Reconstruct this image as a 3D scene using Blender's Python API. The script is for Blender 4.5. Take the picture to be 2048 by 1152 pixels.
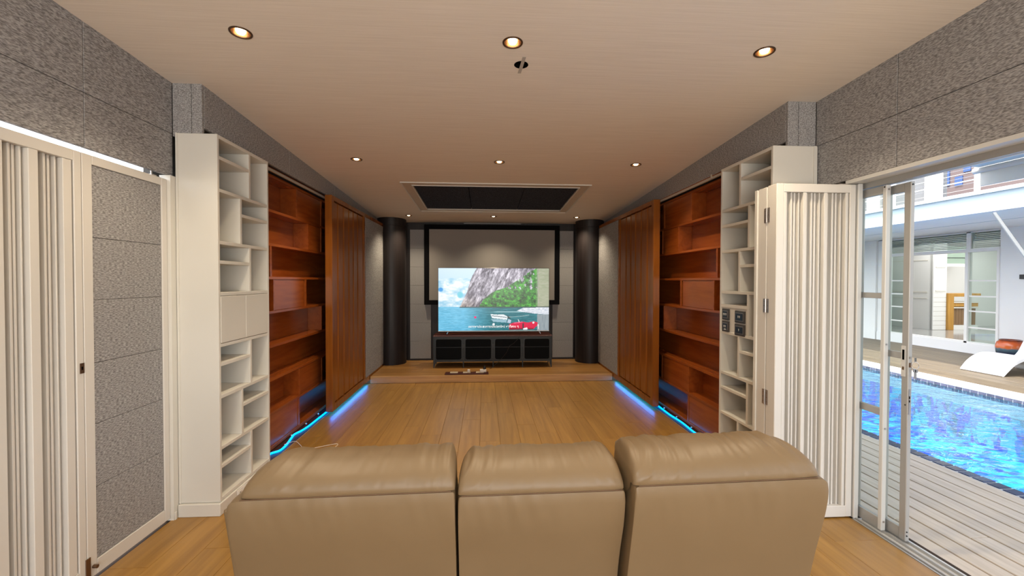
import bpy, bmesh, math, random
import numpy as np
from mathutils import Vector, Matrix, noise as mnoise

S = bpy.context.scene
COL = S.collection
for _o in list(bpy.data.objects):
    bpy.data.objects.remove(_o)
random.seed(7)
R = math.radians

# ------------------------------------------------------------------ camera
cam_d = bpy.data.cameras.new('camera')
cam_d.sensor_width = 36.0
cam_d.lens = 870.0 / 2048.0 * 36.0
cam_d.clip_start = 0.02
cam_d.clip_end = 200
cam = bpy.data.objects.new('camera', cam_d)
COL.objects.link(cam)
YAW, PITCH, ROLL = 0.06353, 0.01700, 0.00204
cy, sy = math.cos(YAW), math.sin(YAW)
cp, sp = math.cos(PITCH), math.sin(PITCH)
cr, sr = math.cos(ROLL), math.sin(ROLL)
_A = Matrix(((1, 0, 0), (0, 0, -1), (0, 1, 0)))
_Y = Matrix(((cy, 0, -sy), (0, 1, 0), (sy, 0, cy)))
_P = Matrix(((1, 0, 0), (0, cp, -sp), (0, sp, cp)))
_R = Matrix(((cr, -sr, 0), (sr, cr, 0), (0, 0, 1)))
_M = _R @ _P @ _Y @ _A
_rot = Matrix((_M[0], -_M[1], -_M[2])).transposed()
cam.matrix_world = Matrix.Translation((0, 0, 1.5)) @ _rot.to_4x4()
S.camera = cam

# ------------------------------------------------------------------ world, sun, rear fill light, exposure
W = bpy.data.worlds.new('world')
S.world = W
W.use_nodes = True
wn = W.node_tree.nodes
wl = W.node_tree.links
for n in list(wn):
    wn.remove(n)
w_out = wn.new('ShaderNodeOutputWorld')
w_bg = wn.new('ShaderNodeBackground')
w_sky = wn.new('ShaderNodeTexSky')
w_sky.sky_type = 'NISHITA'
w_sky.sun_disc = False
w_sky.sun_elevation = R(58)
w_sky.sun_rotation = R(250)
w_sky.air_density = 1.0
w_sky.dust_density = 2.5
w_sky.ozone_density = 1.0
w_bg.inputs['Strength'].default_value = 0.62
w_hs = wn.new('ShaderNodeHueSaturation')      # hazy, nearly white sky
w_hs.inputs['Saturation'].default_value = 0.35
wl.new(w_sky.outputs[0], w_hs.inputs['Color'])
wl.new(w_hs.outputs[0], w_bg.inputs['Color'])
wl.new(w_bg.outputs[0], w_out.inputs['Surface'])

sun_d = bpy.data.lights.new('sun', 'SUN')
sun_d.energy = 4.6
sun_d.angle = R(0.6)
sun_d.color = (1.0, 0.95, 0.86)
sun = bpy.data.objects.new('sun', sun_d)
COL.objects.link(sun)
# travels from above our own roof towards the house across the pool
sun.rotation_euler = Vector((0.335, 0.10, -0.95)).to_track_quat('-Z', 'Y').to_euler()

def area(name, loc, look, sx, sy_, energy, color):
    d = bpy.data.lights.new(name, 'AREA')
    d.shape = 'RECTANGLE'
    d.size, d.size_y = sx, sy_
    d.energy = energy
    d.color = color
    o = bpy.data.objects.new(name, d)
    COL.objects.link(o)
    o.location = loc
    o.rotation_euler = Vector(look).to_track_quat('-Z', 'Z').to_euler()
    return o

# added fill light behind the camera, tilted up to brighten the ceiling
area('rear_fill', (0.15, -2.10, 1.30), (0, 0.75, 0.95), 3.6, 1.6, 185, (1.0, 0.95, 0.88))
LAMP_W = 62.0
LAMP_COL = (1.0, 0.82, 0.58)

S.view_settings.view_transform = 'Standard'
S.view_settings.look = 'None'
S.view_settings.gamma = 1.0
S.view_settings.use_curve_mapping = False
S.view_settings.exposure = 0.0
S.cycles.use_denoising = True
S.cycles.max_bounces = 8
S.cycles.diffuse_bounces = 5
S.cycles.glossy_bounces = 4
S.cycles.transmission_bounces = 6
S.cycles.transparent_max_bounces = 12
S.cycles.sample_clamp_indirect = 4.0
S.cycles.caustics_reflective = False
S.cycles.caustics_refractive = False

# ------------------------------------------------------------------ materials
def new_mat(name):
    m = bpy.data.materials.new(name)
    m.use_nodes = True
    nt = m.node_tree
    return m, nt.nodes, nt.links, nt.nodes['Principled BSDF']

def lin(r, g, b):
    f = lambda c: (c / 255) / 12.92 if c <= 10 else (((c / 255) + 0.055) / 1.055) ** 2.4
    return (f(r), f(g), f(b))

def plain(name, col, rough=0.5, metal=0.0, coat=0.0, spec=0.5):
    m, n, l, b = new_mat(name)
    b.inputs['Base Color'].default_value = (*col, 1)
    b.inputs['Roughness'].default_value = rough
    b.inputs['Metallic'].default_value = metal
    b.inputs['Specular IOR Level'].default_value = spec
    if coat:
        b.inputs['Coat Weight'].default_value = coat
        b.inputs['Coat Roughness'].default_value = 0.12
    return m

def grained(name, c1, c2, scale, rough=0.5, bump=0.0, detail=4, lo=0.35, hi=0.65, rand=0.0, hue=0.0,
            coat=0.0, spec=0.5, nscale=1.0, c3=None, distort=0.0, bdist=0.002):
    """noise-driven colour between c1 and c2 in world space, offset per object when rand > 0"""
    m, n, l, b = new_mat(name)
    geo = n.new('ShaderNodeNewGeometry')
    mp = n.new('ShaderNodeMapping')
    mp.inputs['Scale'].default_value = scale
    l.new(geo.outputs['Position'], mp.inputs['Vector'])
    if rand:
        oi = n.new('ShaderNodeObjectInfo')
        mul = n.new('ShaderNodeMath'); mul.operation = 'MULTIPLY'; mul.inputs[1].default_value = 40.0
        l.new(oi.outputs['Random'], mul.inputs[0])
        cmb = n.new('ShaderNodeCombineXYZ')
        for k in range(3):
            l.new(mul.outputs[0], cmb.inputs[k])
        l.new(cmb.outputs[0], mp.inputs['Location'])
    tx = n.new('ShaderNodeTexNoise')
    tx.inputs['Scale'].default_value = nscale
    tx.inputs['Detail'].default_value = detail
    tx.inputs['Distortion'].default_value = distort
    l.new(mp.outputs[0], tx.inputs['Vector'])
    rp = n.new('ShaderNodeValToRGB')
    rp.color_ramp.elements[0].position = lo
    rp.color_ramp.elements[0].color = (*c1, 1)
    rp.color_ramp.elements[1].position = hi
    rp.color_ramp.elements[1].color = (*c2, 1)
    if c3:
        e = rp.color_ramp.elements.new((lo + hi) / 2)
        e.color = (*c3, 1)
    l.new(tx.outputs['Fac'], rp.inputs['Fac'])
    src = rp.outputs['Color']
    if rand:
        hsv = n.new('ShaderNodeHueSaturation')
        mr = n.new('ShaderNodeMapRange')
        mr.inputs['To Min'].default_value = 1 - rand
        mr.inputs['To Max'].default_value = 1 + rand
        l.new(oi.outputs['Random'], mr.inputs['Value'])
        l.new(mr.outputs[0], hsv.inputs['Value'])
        l.new(src, hsv.inputs['Color'])
        src = hsv.outputs['Color']
    l.new(src, b.inputs['Base Color'])
    b.inputs['Roughness'].default_value = rough
    b.inputs['Specular IOR Level'].default_value = spec
    if coat:
        b.inputs['Coat Weight'].default_value = coat
        b.inputs['Coat Roughness'].default_value = 0.15
    if bump:
        bp = n.new('ShaderNodeBump')
        bp.inputs['Strength'].default_value = bump
        bp.inputs['Distance'].default_value = bdist
        l.new(tx.outputs['Fac'], bp.inputs['Height'])
        l.new(bp.outputs[0], b.inputs['Normal'])
    return m

def emit(name, col, strength):
    m, n, l, b = new_mat(name)
    b.inputs['Base Color'].default_value = (*col, 1)
    b.inputs['Emission Color'].default_value = (*col, 1)
    b.inputs['Emission Strength'].default_value = strength
    return m

def schlick(n, l, f0, normal=None):
    """two-sided Fresnel reflectance, so that thin panes do not reflect totally from within"""
    lw = n.new('ShaderNodeLayerWeight'); lw.inputs['Blend'].default_value = 0.5
    if normal is not None: l.new(normal, lw.inputs['Normal'])
    pw = n.new('ShaderNodeMath'); pw.operation = 'POWER'; pw.inputs[1].default_value = 5.0
    l.new(lw.outputs['Facing'], pw.inputs[0])
    ma = n.new('ShaderNodeMath'); ma.operation = 'MULTIPLY_ADD'; ma.inputs[1].default_value = 1 - f0; ma.inputs[2].default_value = f0
    l.new(pw.outputs[0], ma.inputs[0])
    return ma.outputs[0]

def glass_mat(name, tint=(0.93, 0.97, 0.96), ior=1.35):
    m = bpy.data.materials.new(name)
    m.use_nodes = True
    n, l = m.node_tree.nodes, m.node_tree.links
    n.clear()
    o = n.new('ShaderNodeOutputMaterial')
    mx = n.new('ShaderNodeMixShader')
    tr = n.new('ShaderNodeBsdfTransparent'); tr.inputs[0].default_value = (*tint, 1)
    gl = n.new('ShaderNodeBsdfGlossy'); gl.inputs['Roughness'].default_value = 0.02
    fr = schlick(n, l, ((ior - 1) / (ior + 1)) ** 2)
    l.new(fr, mx.inputs[0]); l.new(tr.outputs[0], mx.inputs[1]); l.new(gl.outputs[0], mx.inputs[2])
    l.new(mx.outputs[0], o.inputs['Surface'])
    return m

M = {}
M['felt'] = grained('grey_felt', (0.18, 0.175, 0.174), (0.46, 0.452, 0.455), (110, 60, 260), rough=0.95, bump=0.5, detail=3, lo=0.36, hi=0.66, spec=0.1, bdist=0.003)
M['felt_dark'] = grained('black_felt', (0.014, 0.015, 0.021), (0.055, 0.060, 0.080), (90, 90, 90), rough=0.95, bump=0.3, spec=0.1)
M['wall_base'] = plain('wall_backing', (0.10, 0.095, 0.09), 0.9)
M['ceiling'] = grained('ceiling_linen', (0.725, 0.655, 0.575), (0.785, 0.715, 0.635), (2.5, 130, 2.5), rough=0.85, bump=0.06, detail=3, spec=0.2)
M['ceiling_trim'] = plain('ceiling_trim_paint', (0.52, 0.44, 0.35), 0.6)
M['oak'] = grained('oak_floor', (0.265, 0.130, 0.023), (0.385, 0.205, 0.043), (26, 1.3, 26), rough=0.40, bump=0.03, detail=6, lo=0.3, hi=0.7, rand=0.06, spec=0.4, distort=0.4, coat=0.22)
M['oak'].node_tree.nodes['Principled BSDF'].inputs['Coat Roughness'].default_value = 0.34
M['oak_stage'] = grained('oak_stage', (0.27, 0.12, 0.03), (0.42, 0.22, 0.065), (1.3, 26, 26), rough=0.4, bump=0.03, detail=6, lo=0.3, hi=0.7, rand=0.10, distort=0.6)
M['oak_nosing'] = grained('oak_nosing', (0.50, 0.27, 0.10), (0.66, 0.40, 0.17), (1.6, 40, 40), rough=0.4, detail=6, distort=0.5)
M['gap'] = plain('joint_dark', (0.035, 0.018, 0.008), 0.9)
M['cherry'] = grained('cherry_veneer', (0.28, 0.064, 0.010), (0.36, 0.088, 0.014), (18, 1.6, 18), rough=0.27, detail=6, rand=0.06, distort=0.8, spec=0.5)
M['panelwood'] = grained('sliding_panel_wood', (0.225, 0.068, 0.008), (0.285, 0.090, 0.012), (24, 24, 1.2), rough=0.2, detail=6, rand=0.05, distort=0.5, spec=0.5)
M['white'] = grained('white_paint', (0.655, 0.635, 0.58), (0.69, 0.67, 0.615), (2, 2, 2), rough=0.42, detail=2)
M['whitedoor'] = grained('door_paint', (0.66, 0.635, 0.59), (0.70, 0.675, 0.63), (3, 3, 1), rough=0.45, detail=2)
M['espresso'] = grained('espresso_laminate', (0.014, 0.010, 0.010), (0.022, 0.017, 0.017), (30, 30, 1.5), rough=0.42, detail=4, spec=0.3)
M['black_velvet'] = plain('screen_border', (0.004, 0.004, 0.005), 0.9, spec=0.1)
M['screen_grey'] = plain('projection_fabric', (0.27, 0.25, 0.235), 0.9, spec=0.1)
M['tv_black'] = plain('tv_bezel', (0.01, 0.01, 0.011), 0.3)
M['chrome'] = plain('chrome', (0.7, 0.68, 0.66), 0.2, 1.0)
M['steel_brown'] = plain('bronze_hardware', (0.22, 0.14, 0.09), 0.4, 0.9)
M['steel'] = plain('brushed_steel', (0.5, 0.47, 0.45), 0.35, 0.9)
M['rail'] = plain('rail_cream', (0.55, 0.50, 0.43), 0.45)
M['channel'] = plain('floor_channel_dark', (0.045, 0.018, 0.014), 0.4)
M['blackmetal'] = plain('black_metal', (0.032, 0.039, 0.042), 0.42, 0.3)
M['mesh'] = plain('black_mesh', (0.004, 0.0055, 0.007), 0.8, spec=0.15)
M['redwood'] = grained('dark_red_top', (0.065, 0.016, 0.012), (0.10, 0.028, 0.02), (2, 30, 30), rough=0.35)
M['plastic_white'] = plain('white_plastic', (0.78, 0.76, 0.72), 0.35)
M['plastic_black'] = plain('black_plastic', (0.012, 0.012, 0.013), 0.4)
M['bronze_ring'] = plain('bronze_ring', (0.10, 0.052, 0.028), 0.35, 0.7)
M['reflector'] = plain('bronze_reflector', (0.30, 0.15, 0.07), 0.25, 0.9)
M['bulb'] = emit('bulb_glow', (1.0, 0.82, 0.52), 9.0)
M['led'] = emit('led_blue', (0.0, 0.36, 1.0), 2.2)
M['ledglow'] = emit('led_blue_strip', (0.0, 0.22, 1.0), 42.0)
M['hole'] = plain('hole_black', (0.004, 0.004, 0.004), 0.9, spec=0)
M['tape'] = plain('tape_grey', (0.42, 0.38, 0.34), 0.5)
M['aluminium'] = plain('aluminium', (0.42, 0.415, 0.40), 0.42, 0.35)
M['alu_light'] = plain('aluminium_light', (0.66, 0.66, 0.64), 0.4, 0.1)
M['glass'] = glass_mat('door_glass', (0.95, 0.98, 0.97), 1.25)
M['glass_house'] = glass_mat('house_glass', (0.80, 0.86, 0.85), 1.6)
M['switch_frame'] = plain('switch_frame', (0.10, 0.085, 0.075), 0.35, 0.5)
M['switch_face'] = plain('switch_face', (0.016, 0.018, 0.026), 0.3)
M['switch_inner'] = plain('switch_inner', (0.22, 0.20, 0.19), 0.35, 0.4)
M['extwhite'] = grained('exterior_white', (0.79, 0.79, 0.78), (0.84, 0.84, 0.83), (1, 1, 1), rough=0.7, detail=2)
M['parapet'] = plain('parapet_paint', (0.42, 0.50, 0.53), 0.6)
M['intwhite'] = plain('interior_white', (0.74, 0.75, 0.74), 0.6)
M['greyfloor'] = plain('grey_tiles', (0.36, 0.36, 0.355), 0.12)
M['blind'] = plain('blind_grey', (0.40, 0.40, 0.385), 0.6)
M['orange'] = grained('orange_wood', (0.40, 0.20, 0.03), (0.52, 0.28, 0.05), (20, 20, 2), rough=0.4)
M['brownwood'] = plain('brown_slat', (0.22, 0.13, 0.06), 0.5)
M['greenglass'] = plain('green_glass', (0.30, 0.40, 0.33), 0.2)
M['decking'] = grained('composite_deck', (0.54, 0.45, 0.35), (0.64, 0.545, 0.44), (30, 2.0, 30), rough=0.55, detail=5, rand=0.05, bump=0.1)
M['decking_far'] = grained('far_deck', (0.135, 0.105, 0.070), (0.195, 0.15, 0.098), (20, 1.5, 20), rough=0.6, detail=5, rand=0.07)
M['tile_navy'] = grained('navy_tile', (0.020, 0.035, 0.10), (0.05, 0.075, 0.17), (9, 9, 9), rough=0.15, rand=0.25)
M['tile_grey'] = grained('grey_tile', (0.09, 0.085, 0.12), (0.20, 0.19, 0.25), (9, 9, 9), rough=0.2, rand=0.25)
M['grout'] = plain('white_grout', (0.62, 0.63, 0.64), 0.7)
M['coping'] = plain('coping_white', (0.80, 0.79, 0.76), 0.6)
M['lounger'] = plain('lounger_white', (0.78, 0.79, 0.80), 0.45)
M['awning'] = plain('awning_cream', (0.82, 0.83, 0.79), 0.7)
M['pinkwall'] = plain('pink_wall', (0.20, 0.15, 0.145), 0.8)
M['bluewin'] = plain('blue_window', (0.05, 0.11, 0.30), 0.2)
M['upper'] = plain('upper_wall_paint', (0.17, 0.175, 0.18), 0.8)
M['shadow_bar'] = plain('shadow_bar_grey', (0.24, 0.25, 0.25), 0.6)
M['leather'] = None

def leather():
    m, n, l, b = new_mat('taupe_leather')
    geo = n.new('ShaderNodeNewGeometry')
    t1 = n.new('ShaderNodeTexNoise'); t1.inputs['Scale'].default_value = 5; t1.inputs['Detail'].default_value = 3
    l.new(geo.outputs['Position'], t1.inputs['Vector'])
    rp = n.new('ShaderNodeValToRGB')
    rp.color_ramp.elements[0].color = (0.195, 0.132, 0.070, 1)
    rp.color_ramp.elements[1].color = (0.222, 0.151, 0.081, 1)
    l.new(t1.outputs['Fac'], rp.inputs['Fac'])
    l.new(rp.outputs['Color'], b.inputs['Base Color'])
    b.inputs['Roughness'].default_value = 0.46
    b.inputs['Specular IOR Level'].default_value = 0.4
    v = n.new('ShaderNodeTexVoronoi'); v.inputs['Scale'].default_value = 420
    l.new(geo.outputs['Position'], v.inputs['Vector'])
    bp = n.new('ShaderNodeBump'); bp.inputs['Strength'].default_value = 0.06; bp.inputs['Distance'].default_value = 0.0006
    l.new(v.outputs['Distance'], bp.inputs['Height'])
    l.new(bp.outputs[0], b.inputs['Normal'])
    return m
M['leather'] = leather()
M['gap_shade'] = plain('gap_shade_dark', (0.02, 0.013, 0.008), 0.8)
M['piping'] = plain('leather_seam', (0.14, 0.075, 0.035), 0.6)

def pool_floor_mat():
    m, n, l, b = new_mat('pool_mosaic')
    geo = n.new('ShaderNodeNewGeometry')
    mp = n.new('ShaderNodeMapping'); mp.inputs['Scale'].default_value = (1.25, 2.1, 1.0)
    l.new(geo.outputs['Position'], mp.inputs['Vector'])
    wz = n.new('ShaderNodeTexNoise'); wz.inputs['Scale'].default_value = 2.2; wz.inputs['Detail'].default_value = 3
    l.new(mp.outputs[0], wz.inputs['Vector'])
    sub = n.new('ShaderNodeVectorMath'); sub.operation = 'MULTIPLY_ADD'
    sub.inputs[1].default_value = (0.8, 0.8, 0.8)
    l.new(wz.outputs['Color'], sub.inputs[0]); l.new(mp.outputs[0], sub.inputs[2])
    vo = n.new('ShaderNodeTexVoronoi'); vo.inputs['Scale'].default_value = 6.0
    l.new(sub.outputs[0], vo.inputs['Vector'])
    sep = n.new('ShaderNodeSeparateColor')
    l.new(vo.outputs['Color'], sep.inputs[0])
    big = n.new('ShaderNodeTexNoise'); big.inputs['Scale'].default_value = 0.9; big.inputs['Detail'].default_value = 1
    l.new(mp.outputs[0], big.inputs['Vector'])
    mm = n.new('ShaderNodeMath'); mm.operation = 'MULTIPLY_ADD'; mm.inputs[1].default_value = 0.55
    l.new(sep.outputs[0], mm.inputs[0])
    m2 = n.new('ShaderNodeMath'); m2.operation = 'MULTIPLY'; m2.inputs[1].default_value = 0.55
    l.new(big.outputs['Fac'], m2.inputs[0]); l.new(m2.outputs[0], mm.inputs[2])
    rp = n.new('ShaderNodeValToRGB')
    rp.color_ramp.interpolation = 'LINEAR'
    el = rp.color_ramp.elements
    el[0].position = 0.10; el[0].color = (0.0, 0.012, 0.34, 1)
    el[1].position = 0.95; el[1].color = (0.25, 0.72, 0.80, 1)
    for p, c in ((0.32, (0.0, 0.03, 0.62)), (0.42, (0.0, 0.13, 0.78)), (0.48, (0.0, 0.28, 0.60)), (0.53, (0.0, 0.42, 0.62)),
                 (0.56, (0.05, 0.04, 0.48)), (0.585, (0.0, 0.20, 0.26)), (0.66, (0.0, 0.50, 0.68)), (0.80, (0.0, 0.60, 0.74))):
        e = el.new(p); e.color = (*c, 1)
    l.new(mm.outputs[0], rp.inputs['Fac'])
    l.new(rp.outputs['Color'], b.inputs['Base Color'])
    b.inputs['Roughness'].default_value = 0.6
    return m
M['pool'] = pool_floor_mat()

def water_mat():
    m = bpy.data.materials.new('pool_water')
    m.use_nodes = True
    n, l = m.node_tree.nodes, m.node_tree.links
    n.clear()
    o = n.new('ShaderNodeOutputMaterial')
    mx = n.new('ShaderNodeMixShader')
    tr = n.new('ShaderNodeBsdfTransparent'); tr.inputs[0].default_value = (0.74, 0.95, 1.0, 1)
    gl = n.new('ShaderNodeBsdfGlossy'); gl.inputs['Roughness'].default_value = 0.03
    geo = n.new('ShaderNodeNewGeometry')
    mp = n.new('ShaderNodeMapping'); mp.inputs['Scale'].default_value = (3.2, 4.6, 1)
    l.new(geo.outputs['Position'], mp.inputs['Vector'])
    t = n.new('ShaderNodeTexNoise'); t.inputs['Scale'].default_value = 1.6; t.inputs['Detail'].default_value = 3; t.inputs['Distortion'].default_value = 0.8
    l.new(mp.outputs[0], t.inputs['Vector'])
    bp = n.new('ShaderNodeBump'); bp.inputs['Strength'].default_value = 0.4; bp.inputs['Distance'].default_value = 0.06
    l.new(t.outputs['Fac'], bp.inputs['Height'])
    l.new(bp.outputs[0], gl.inputs['Normal'])
    l.new(schlick(n, l, 0.02, bp.outputs[0]), mx.inputs[0]); l.new(tr.outputs[0], mx.inputs[1]); l.new(gl.outputs[0], mx.inputs[2])
    l.new(mx.outputs[0], o.inputs['Surface'])
    return m
M['water'] = water_mat()

def pot_mat():
    m, n, l, b = new_mat('pot_glaze')
    geo = n.new('ShaderNodeNewGeometry')
    sep = n.new('ShaderNodeSeparateXYZ'); l.new(geo.outputs['Position'], sep.inputs[0])
    t = n.new('ShaderNodeTexNoise'); t.inputs['Scale'].default_value = 14; l.new(geo.outputs['Position'], t.inputs['Vector'])
    a = n.new('ShaderNodeMath'); a.operation = 'MULTIPLY_ADD'; a.inputs[1].default_value = 0.06
    l.new(t.outputs['Fac'], a.inputs[0]); l.new(sep.outputs['Z'], a.inputs[2])
    mr = n.new('ShaderNodeMapRange'); mr.inputs['From Min'].default_value = 0.05; mr.inputs['From Max'].default_value = 0.49
    l.new(a.outputs[0], mr.inputs['Value'])
    rp = n.new('ShaderNodeValToRGB'); e = rp.color_ramp.elements
    e[0].position = 0.45; e[0].color = (0.02, 0.03, 0.06, 1)
    e[1].position = 0.98; e[1].color = (0.10, 0.02, 0.012, 1)
    for p, c in ((0.60, (0.07, 0.13, 0.16)), (0.66, (0.55, 0.13, 0.03)), (0.86, (0.55, 0.10, 0.02))):
        q = e.new(p); q.color = (*c, 1)
    l.new(mr.outputs[0], rp.inputs['Fac']); l.new(rp.outputs[0], b.inputs['Base Color'])
    b.inputs['Roughness'].default_value = 0.2
    return m
M['pot'] = pot_mat()

# ------------------------------------------------------------------ builders
WL = {}   # object -> world location

def tag(o, label=None, cat=None, group=None, kind=None):
    if label: o['label'] = label
    if cat: o['category'] = cat
    if group: o['group'] = group
    if kind: o['kind'] = kind
    return o

def empty(name, loc, label=None, cat=None, group=None, kind=None):
    o = bpy.data.objects.new(name, None)
    o.empty_display_size = 0.1
    COL.objects.link(o)
    o.location = loc
    WL[o] = Vector(loc)
    return tag(o, label, cat, group, kind)

class MB:
    """collects geometry in world coordinates; build() links it as one mesh object"""
    def __init__(s):
        s.v, s.f = [], []
    def add(s, vs, fs):
        k = len(s.v)
        s.v += [tuple(p) for p in vs]
        s.f += [tuple(i + k for i in f) for f in fs]
        return s
    def box(s, x0, x1, y0, y1, z0, z1):
        x0, x1 = min(x0, x1), max(x0, x1); y0, y1 = min(y0, y1), max(y0, y1); z0, z1 = min(z0, z1), max(z0, z1)
        return s.add([(x0, y0, z0), (x1, y0, z0), (x1, y1, z0), (x0, y1, z0), (x0, y0, z1), (x1, y0, z1), (x1, y1, z1), (x0, y1, z1)],
                     [(0, 3, 2, 1), (4, 5, 6, 7), (0, 1, 5, 4), (1, 2, 6, 5), (2, 3, 7, 6), (3, 0, 4, 7)])
    def cbox(s, x0, x1, y0, y1, z0, z1, c=0.003):
        """box with chamfered edges (44 triangles)"""
        x0, x1 = min(x0, x1), max(x0, x1); y0, y1 = min(y0, y1), max(y0, y1); z0, z1 = min(z0, z1), max(z0, z1)
        c = min(c, (x1 - x0) * 0.45, (y1 - y0) * 0.45, (z1 - z0) * 0.45)
        bm = bmesh.new()
        bmesh.ops.create_cube(bm, size=1)
        for q in bm.verts:
            q.co = Vector(((x0 + x1) / 2 + q.co.x * (x1 - x0), (y0 + y1) / 2 + q.co.y * (y1 - y0), (z0 + z1) / 2 + q.co.z * (z1 - z0)))
        bmesh.ops.bevel(bm, geom=bm.edges[:], offset=c, segments=1, affect='EDGES')
        bm.verts.index_update()
        s.add([q.co[:] for q in bm.verts], [[q.index for q in f.verts] for f in bm.faces])
        bm.free()
        return s
    def lathe(s, prof, cx, cy_, n=32, cap=True):
        """prof: list of (r, z) bottom to top around a vertical axis"""
        k = len(prof)
        vs = [(cx + r * math.cos(2 * math.pi * i / n), cy_ + r * math.sin(2 * math.pi * i / n), z) for r, z in prof for i in range(n)]
        fs = [(j * n + i, j * n + (i + 1) % n, (j + 1) * n + (i + 1) % n, (j + 1) * n + i) for j in range(k - 1) for i in range(n)]
        if cap:
            fs.append(tuple(reversed(range(n))))
            fs.append(tuple((k - 1) * n + i for i in range(n)))
        return s.add(vs, fs)
    def tube(s, pts, r, n=8):
        pts = [Vector(p) for p in pts]
        vs, fs = [], []
        up = Vector((0, 0, 1))
        for i, p in enumerate(pts):
            d = (pts[min(i + 1, len(pts) - 1)] - pts[max(i - 1, 0)]).normalized()
            a = d.cross(up)
            if a.length < 1e-3: a = d.cross(Vector((1, 0, 0)))
            a.normalize(); b = d.cross(a)
            rr = r[i] if isinstance(r, (list, tuple)) else r
            vs += [p + (a * math.cos(2 * math.pi * k / n) + b * math.sin(2 * math.pi * k / n)) * rr for k in range(n)]
        for i in range(len(pts) - 1):
            fs += [(i * n + k, i * n + (k + 1) % n, (i + 1) * n + (k + 1) % n, (i + 1) * n + k) for k in range(n)]
        fs.append(tuple(reversed(range(n)))); fs.append(tuple((len(pts) - 1) * n + k for k in range(n)))
        return s.add(vs, fs)
    def prism(s, poly, axis, a, b):
        """extrude a 2-D polygon along an axis: axis 'x' -> poly (y,z); 'y' -> (x,z); 'z' -> (x,y)"""
        mk = {'x': lambda p, t: (t, p[0], p[1]), 'y': lambda p, t: (p[0], t, p[1]), 'z': lambda p, t: (p[0], p[1], t)}[axis]
        n = len(poly)
        vs = [mk(p, a) for p in poly] + [mk(p, b) for p in poly]
        fs = [tuple(range(n)), tuple(reversed(range(n, 2 * n)))] + [(i, i + n, (i + 1) % n + n, (i + 1) % n) for i in range(n)]
        return s.add(vs, fs)
    def build(s, name, mat, parent=None, smooth=False, label=None, cat=None, group=None, kind=None, bevel=0):
        v = np.array(s.v, float)
        lo, hi = v.min(0), v.max(0)
        org = Vector(((lo[0] + hi[0]) / 2, (lo[1] + hi[1]) / 2, lo[2]))
        me = bpy.data.meshes.new(name)
        me.from_pydata([tuple(p) for p in (v - np.array(org))], [], s.f)
        bm = bmesh.new(); bm.from_mesh(me)
        bmesh.ops.remove_doubles(bm, verts=bm.verts, dist=1e-6)
        bmesh.ops.recalc_face_normals(bm, faces=bm.faces)
        bm.to_mesh(me); bm.free()
        if smooth:
            me.polygons.foreach_set('use_smooth', [True] * len(me.polygons))
            try: me.set_sharp_from_angle(angle=R(40))
            except Exception: pass
        me.materials.append(mat)
        o = bpy.data.objects.new(name, me)
        COL.objects.link(o)
        WL[o] = org
        if parent is not None:
            o.parent = parent
            o.location = org - WL[parent]
        else:
            o.location = org
        if bevel:
            b = o.modifiers.new('bevel', 'BEVEL'); b.width = bevel; b.segments = 2; b.limit_method = 'ANGLE'
        return tag(o, label, cat, group, kind)

def inst(name, src, loc, parent):
    """another object sharing the mesh of src, its origin at world loc"""
    o = bpy.data.objects.new(name, src.data)
    COL.objects.link(o)
    WL[o] = Vector(loc)
    o.parent = parent
    o.location = Vector(loc) - WL[parent]
    return o

def B(name, mat, parent, *b, c=0.0, **kw):
    m = MB()
    (m.cbox(*b, c=c) if c else m.box(*b))
    return m.build(name, mat, parent, **kw)

def zc(y):
    return 2.858 - 0.0446 * y
SL = math.atan(0.0446)

# ------------------------------------------------------------------ room shell
XL, XR = -1.95, 2.275
YB = -2.2
# floor with single planks
floor = B('floor', M['gap'], None, -2.1, 2.5, YB - 0.1, 6.46, -0.16, -0.012, label='oak laminate floor running from the sofa to the low stage', cat='floor', kind='structure')
PW, PL = 0.19, 1.29
proto = None
ix = 0
x = -1.75
cols = []
while x < 2.02 - 0.01:
    cols.append((x, min(x + PW, 2.02), -0.0))
    x += PW
rows_start = [0.0, 0.45, 0.86, 0.21, 0.64, 1.05]
plank_cache = {}
def plank(xa, xb, ya, yb):
    key = (round(xb - xa, 3), round(yb - ya, 3))
    cx, cyy = (xa + xb) / 2, (ya + yb) / 2
    if key not in plank_cache:
        o = MB().cbox(xa + 0.0006, xb - 0.0006, ya + 0.0006, yb - 0.0006, -0.012, 0.0, 0.0012).build('plank', M['oak'], floor)
        plank_cache[key] = o
        return o
    return inst('plank', plank_cache[key], (cx, cyy, -0.012), floor)
for i, (xa, xb, _) in enumerate(cols):
    y = YB - rows_start[i % 6]
    while y < 6.42:
        ya, yb = max(y, YB), min(y + PL, 6.42)
        if yb - ya > 0.003:
            plank(xa, xb, ya, yb)
        y += PL
# side strips next to the doors, in front of the bookcases
for xa, xb in ((-1.95, -1.75), (2.02, 2.32)):
    y = YB - 0.6
    while y < 3.5:
        ya, yb = max(y, YB), min(y + PL, 3.5)
        if yb - ya > 0.003:
            plank(xa, xb, ya, yb)
        y += PL
# dark channels along the shelf units that hold the led ropes
B('channel', M['channel'], floor, -1.87, -1.753, 3.52, 6.42, -0.012, -0.004)
B('channel', M['channel'], floor, 2.023, 2.13, 3.52, 6.42, -0.012, -0.004)
B('channel_edge', M['rail'], floor, -1.753, -1.7505, 3.52, 6.42, -0.012, 0.001)
B('channel_edge', M['rail'], floor, 2.0205, 2.023, 3.52, 6.42, -0.012, 0.001)

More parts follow.
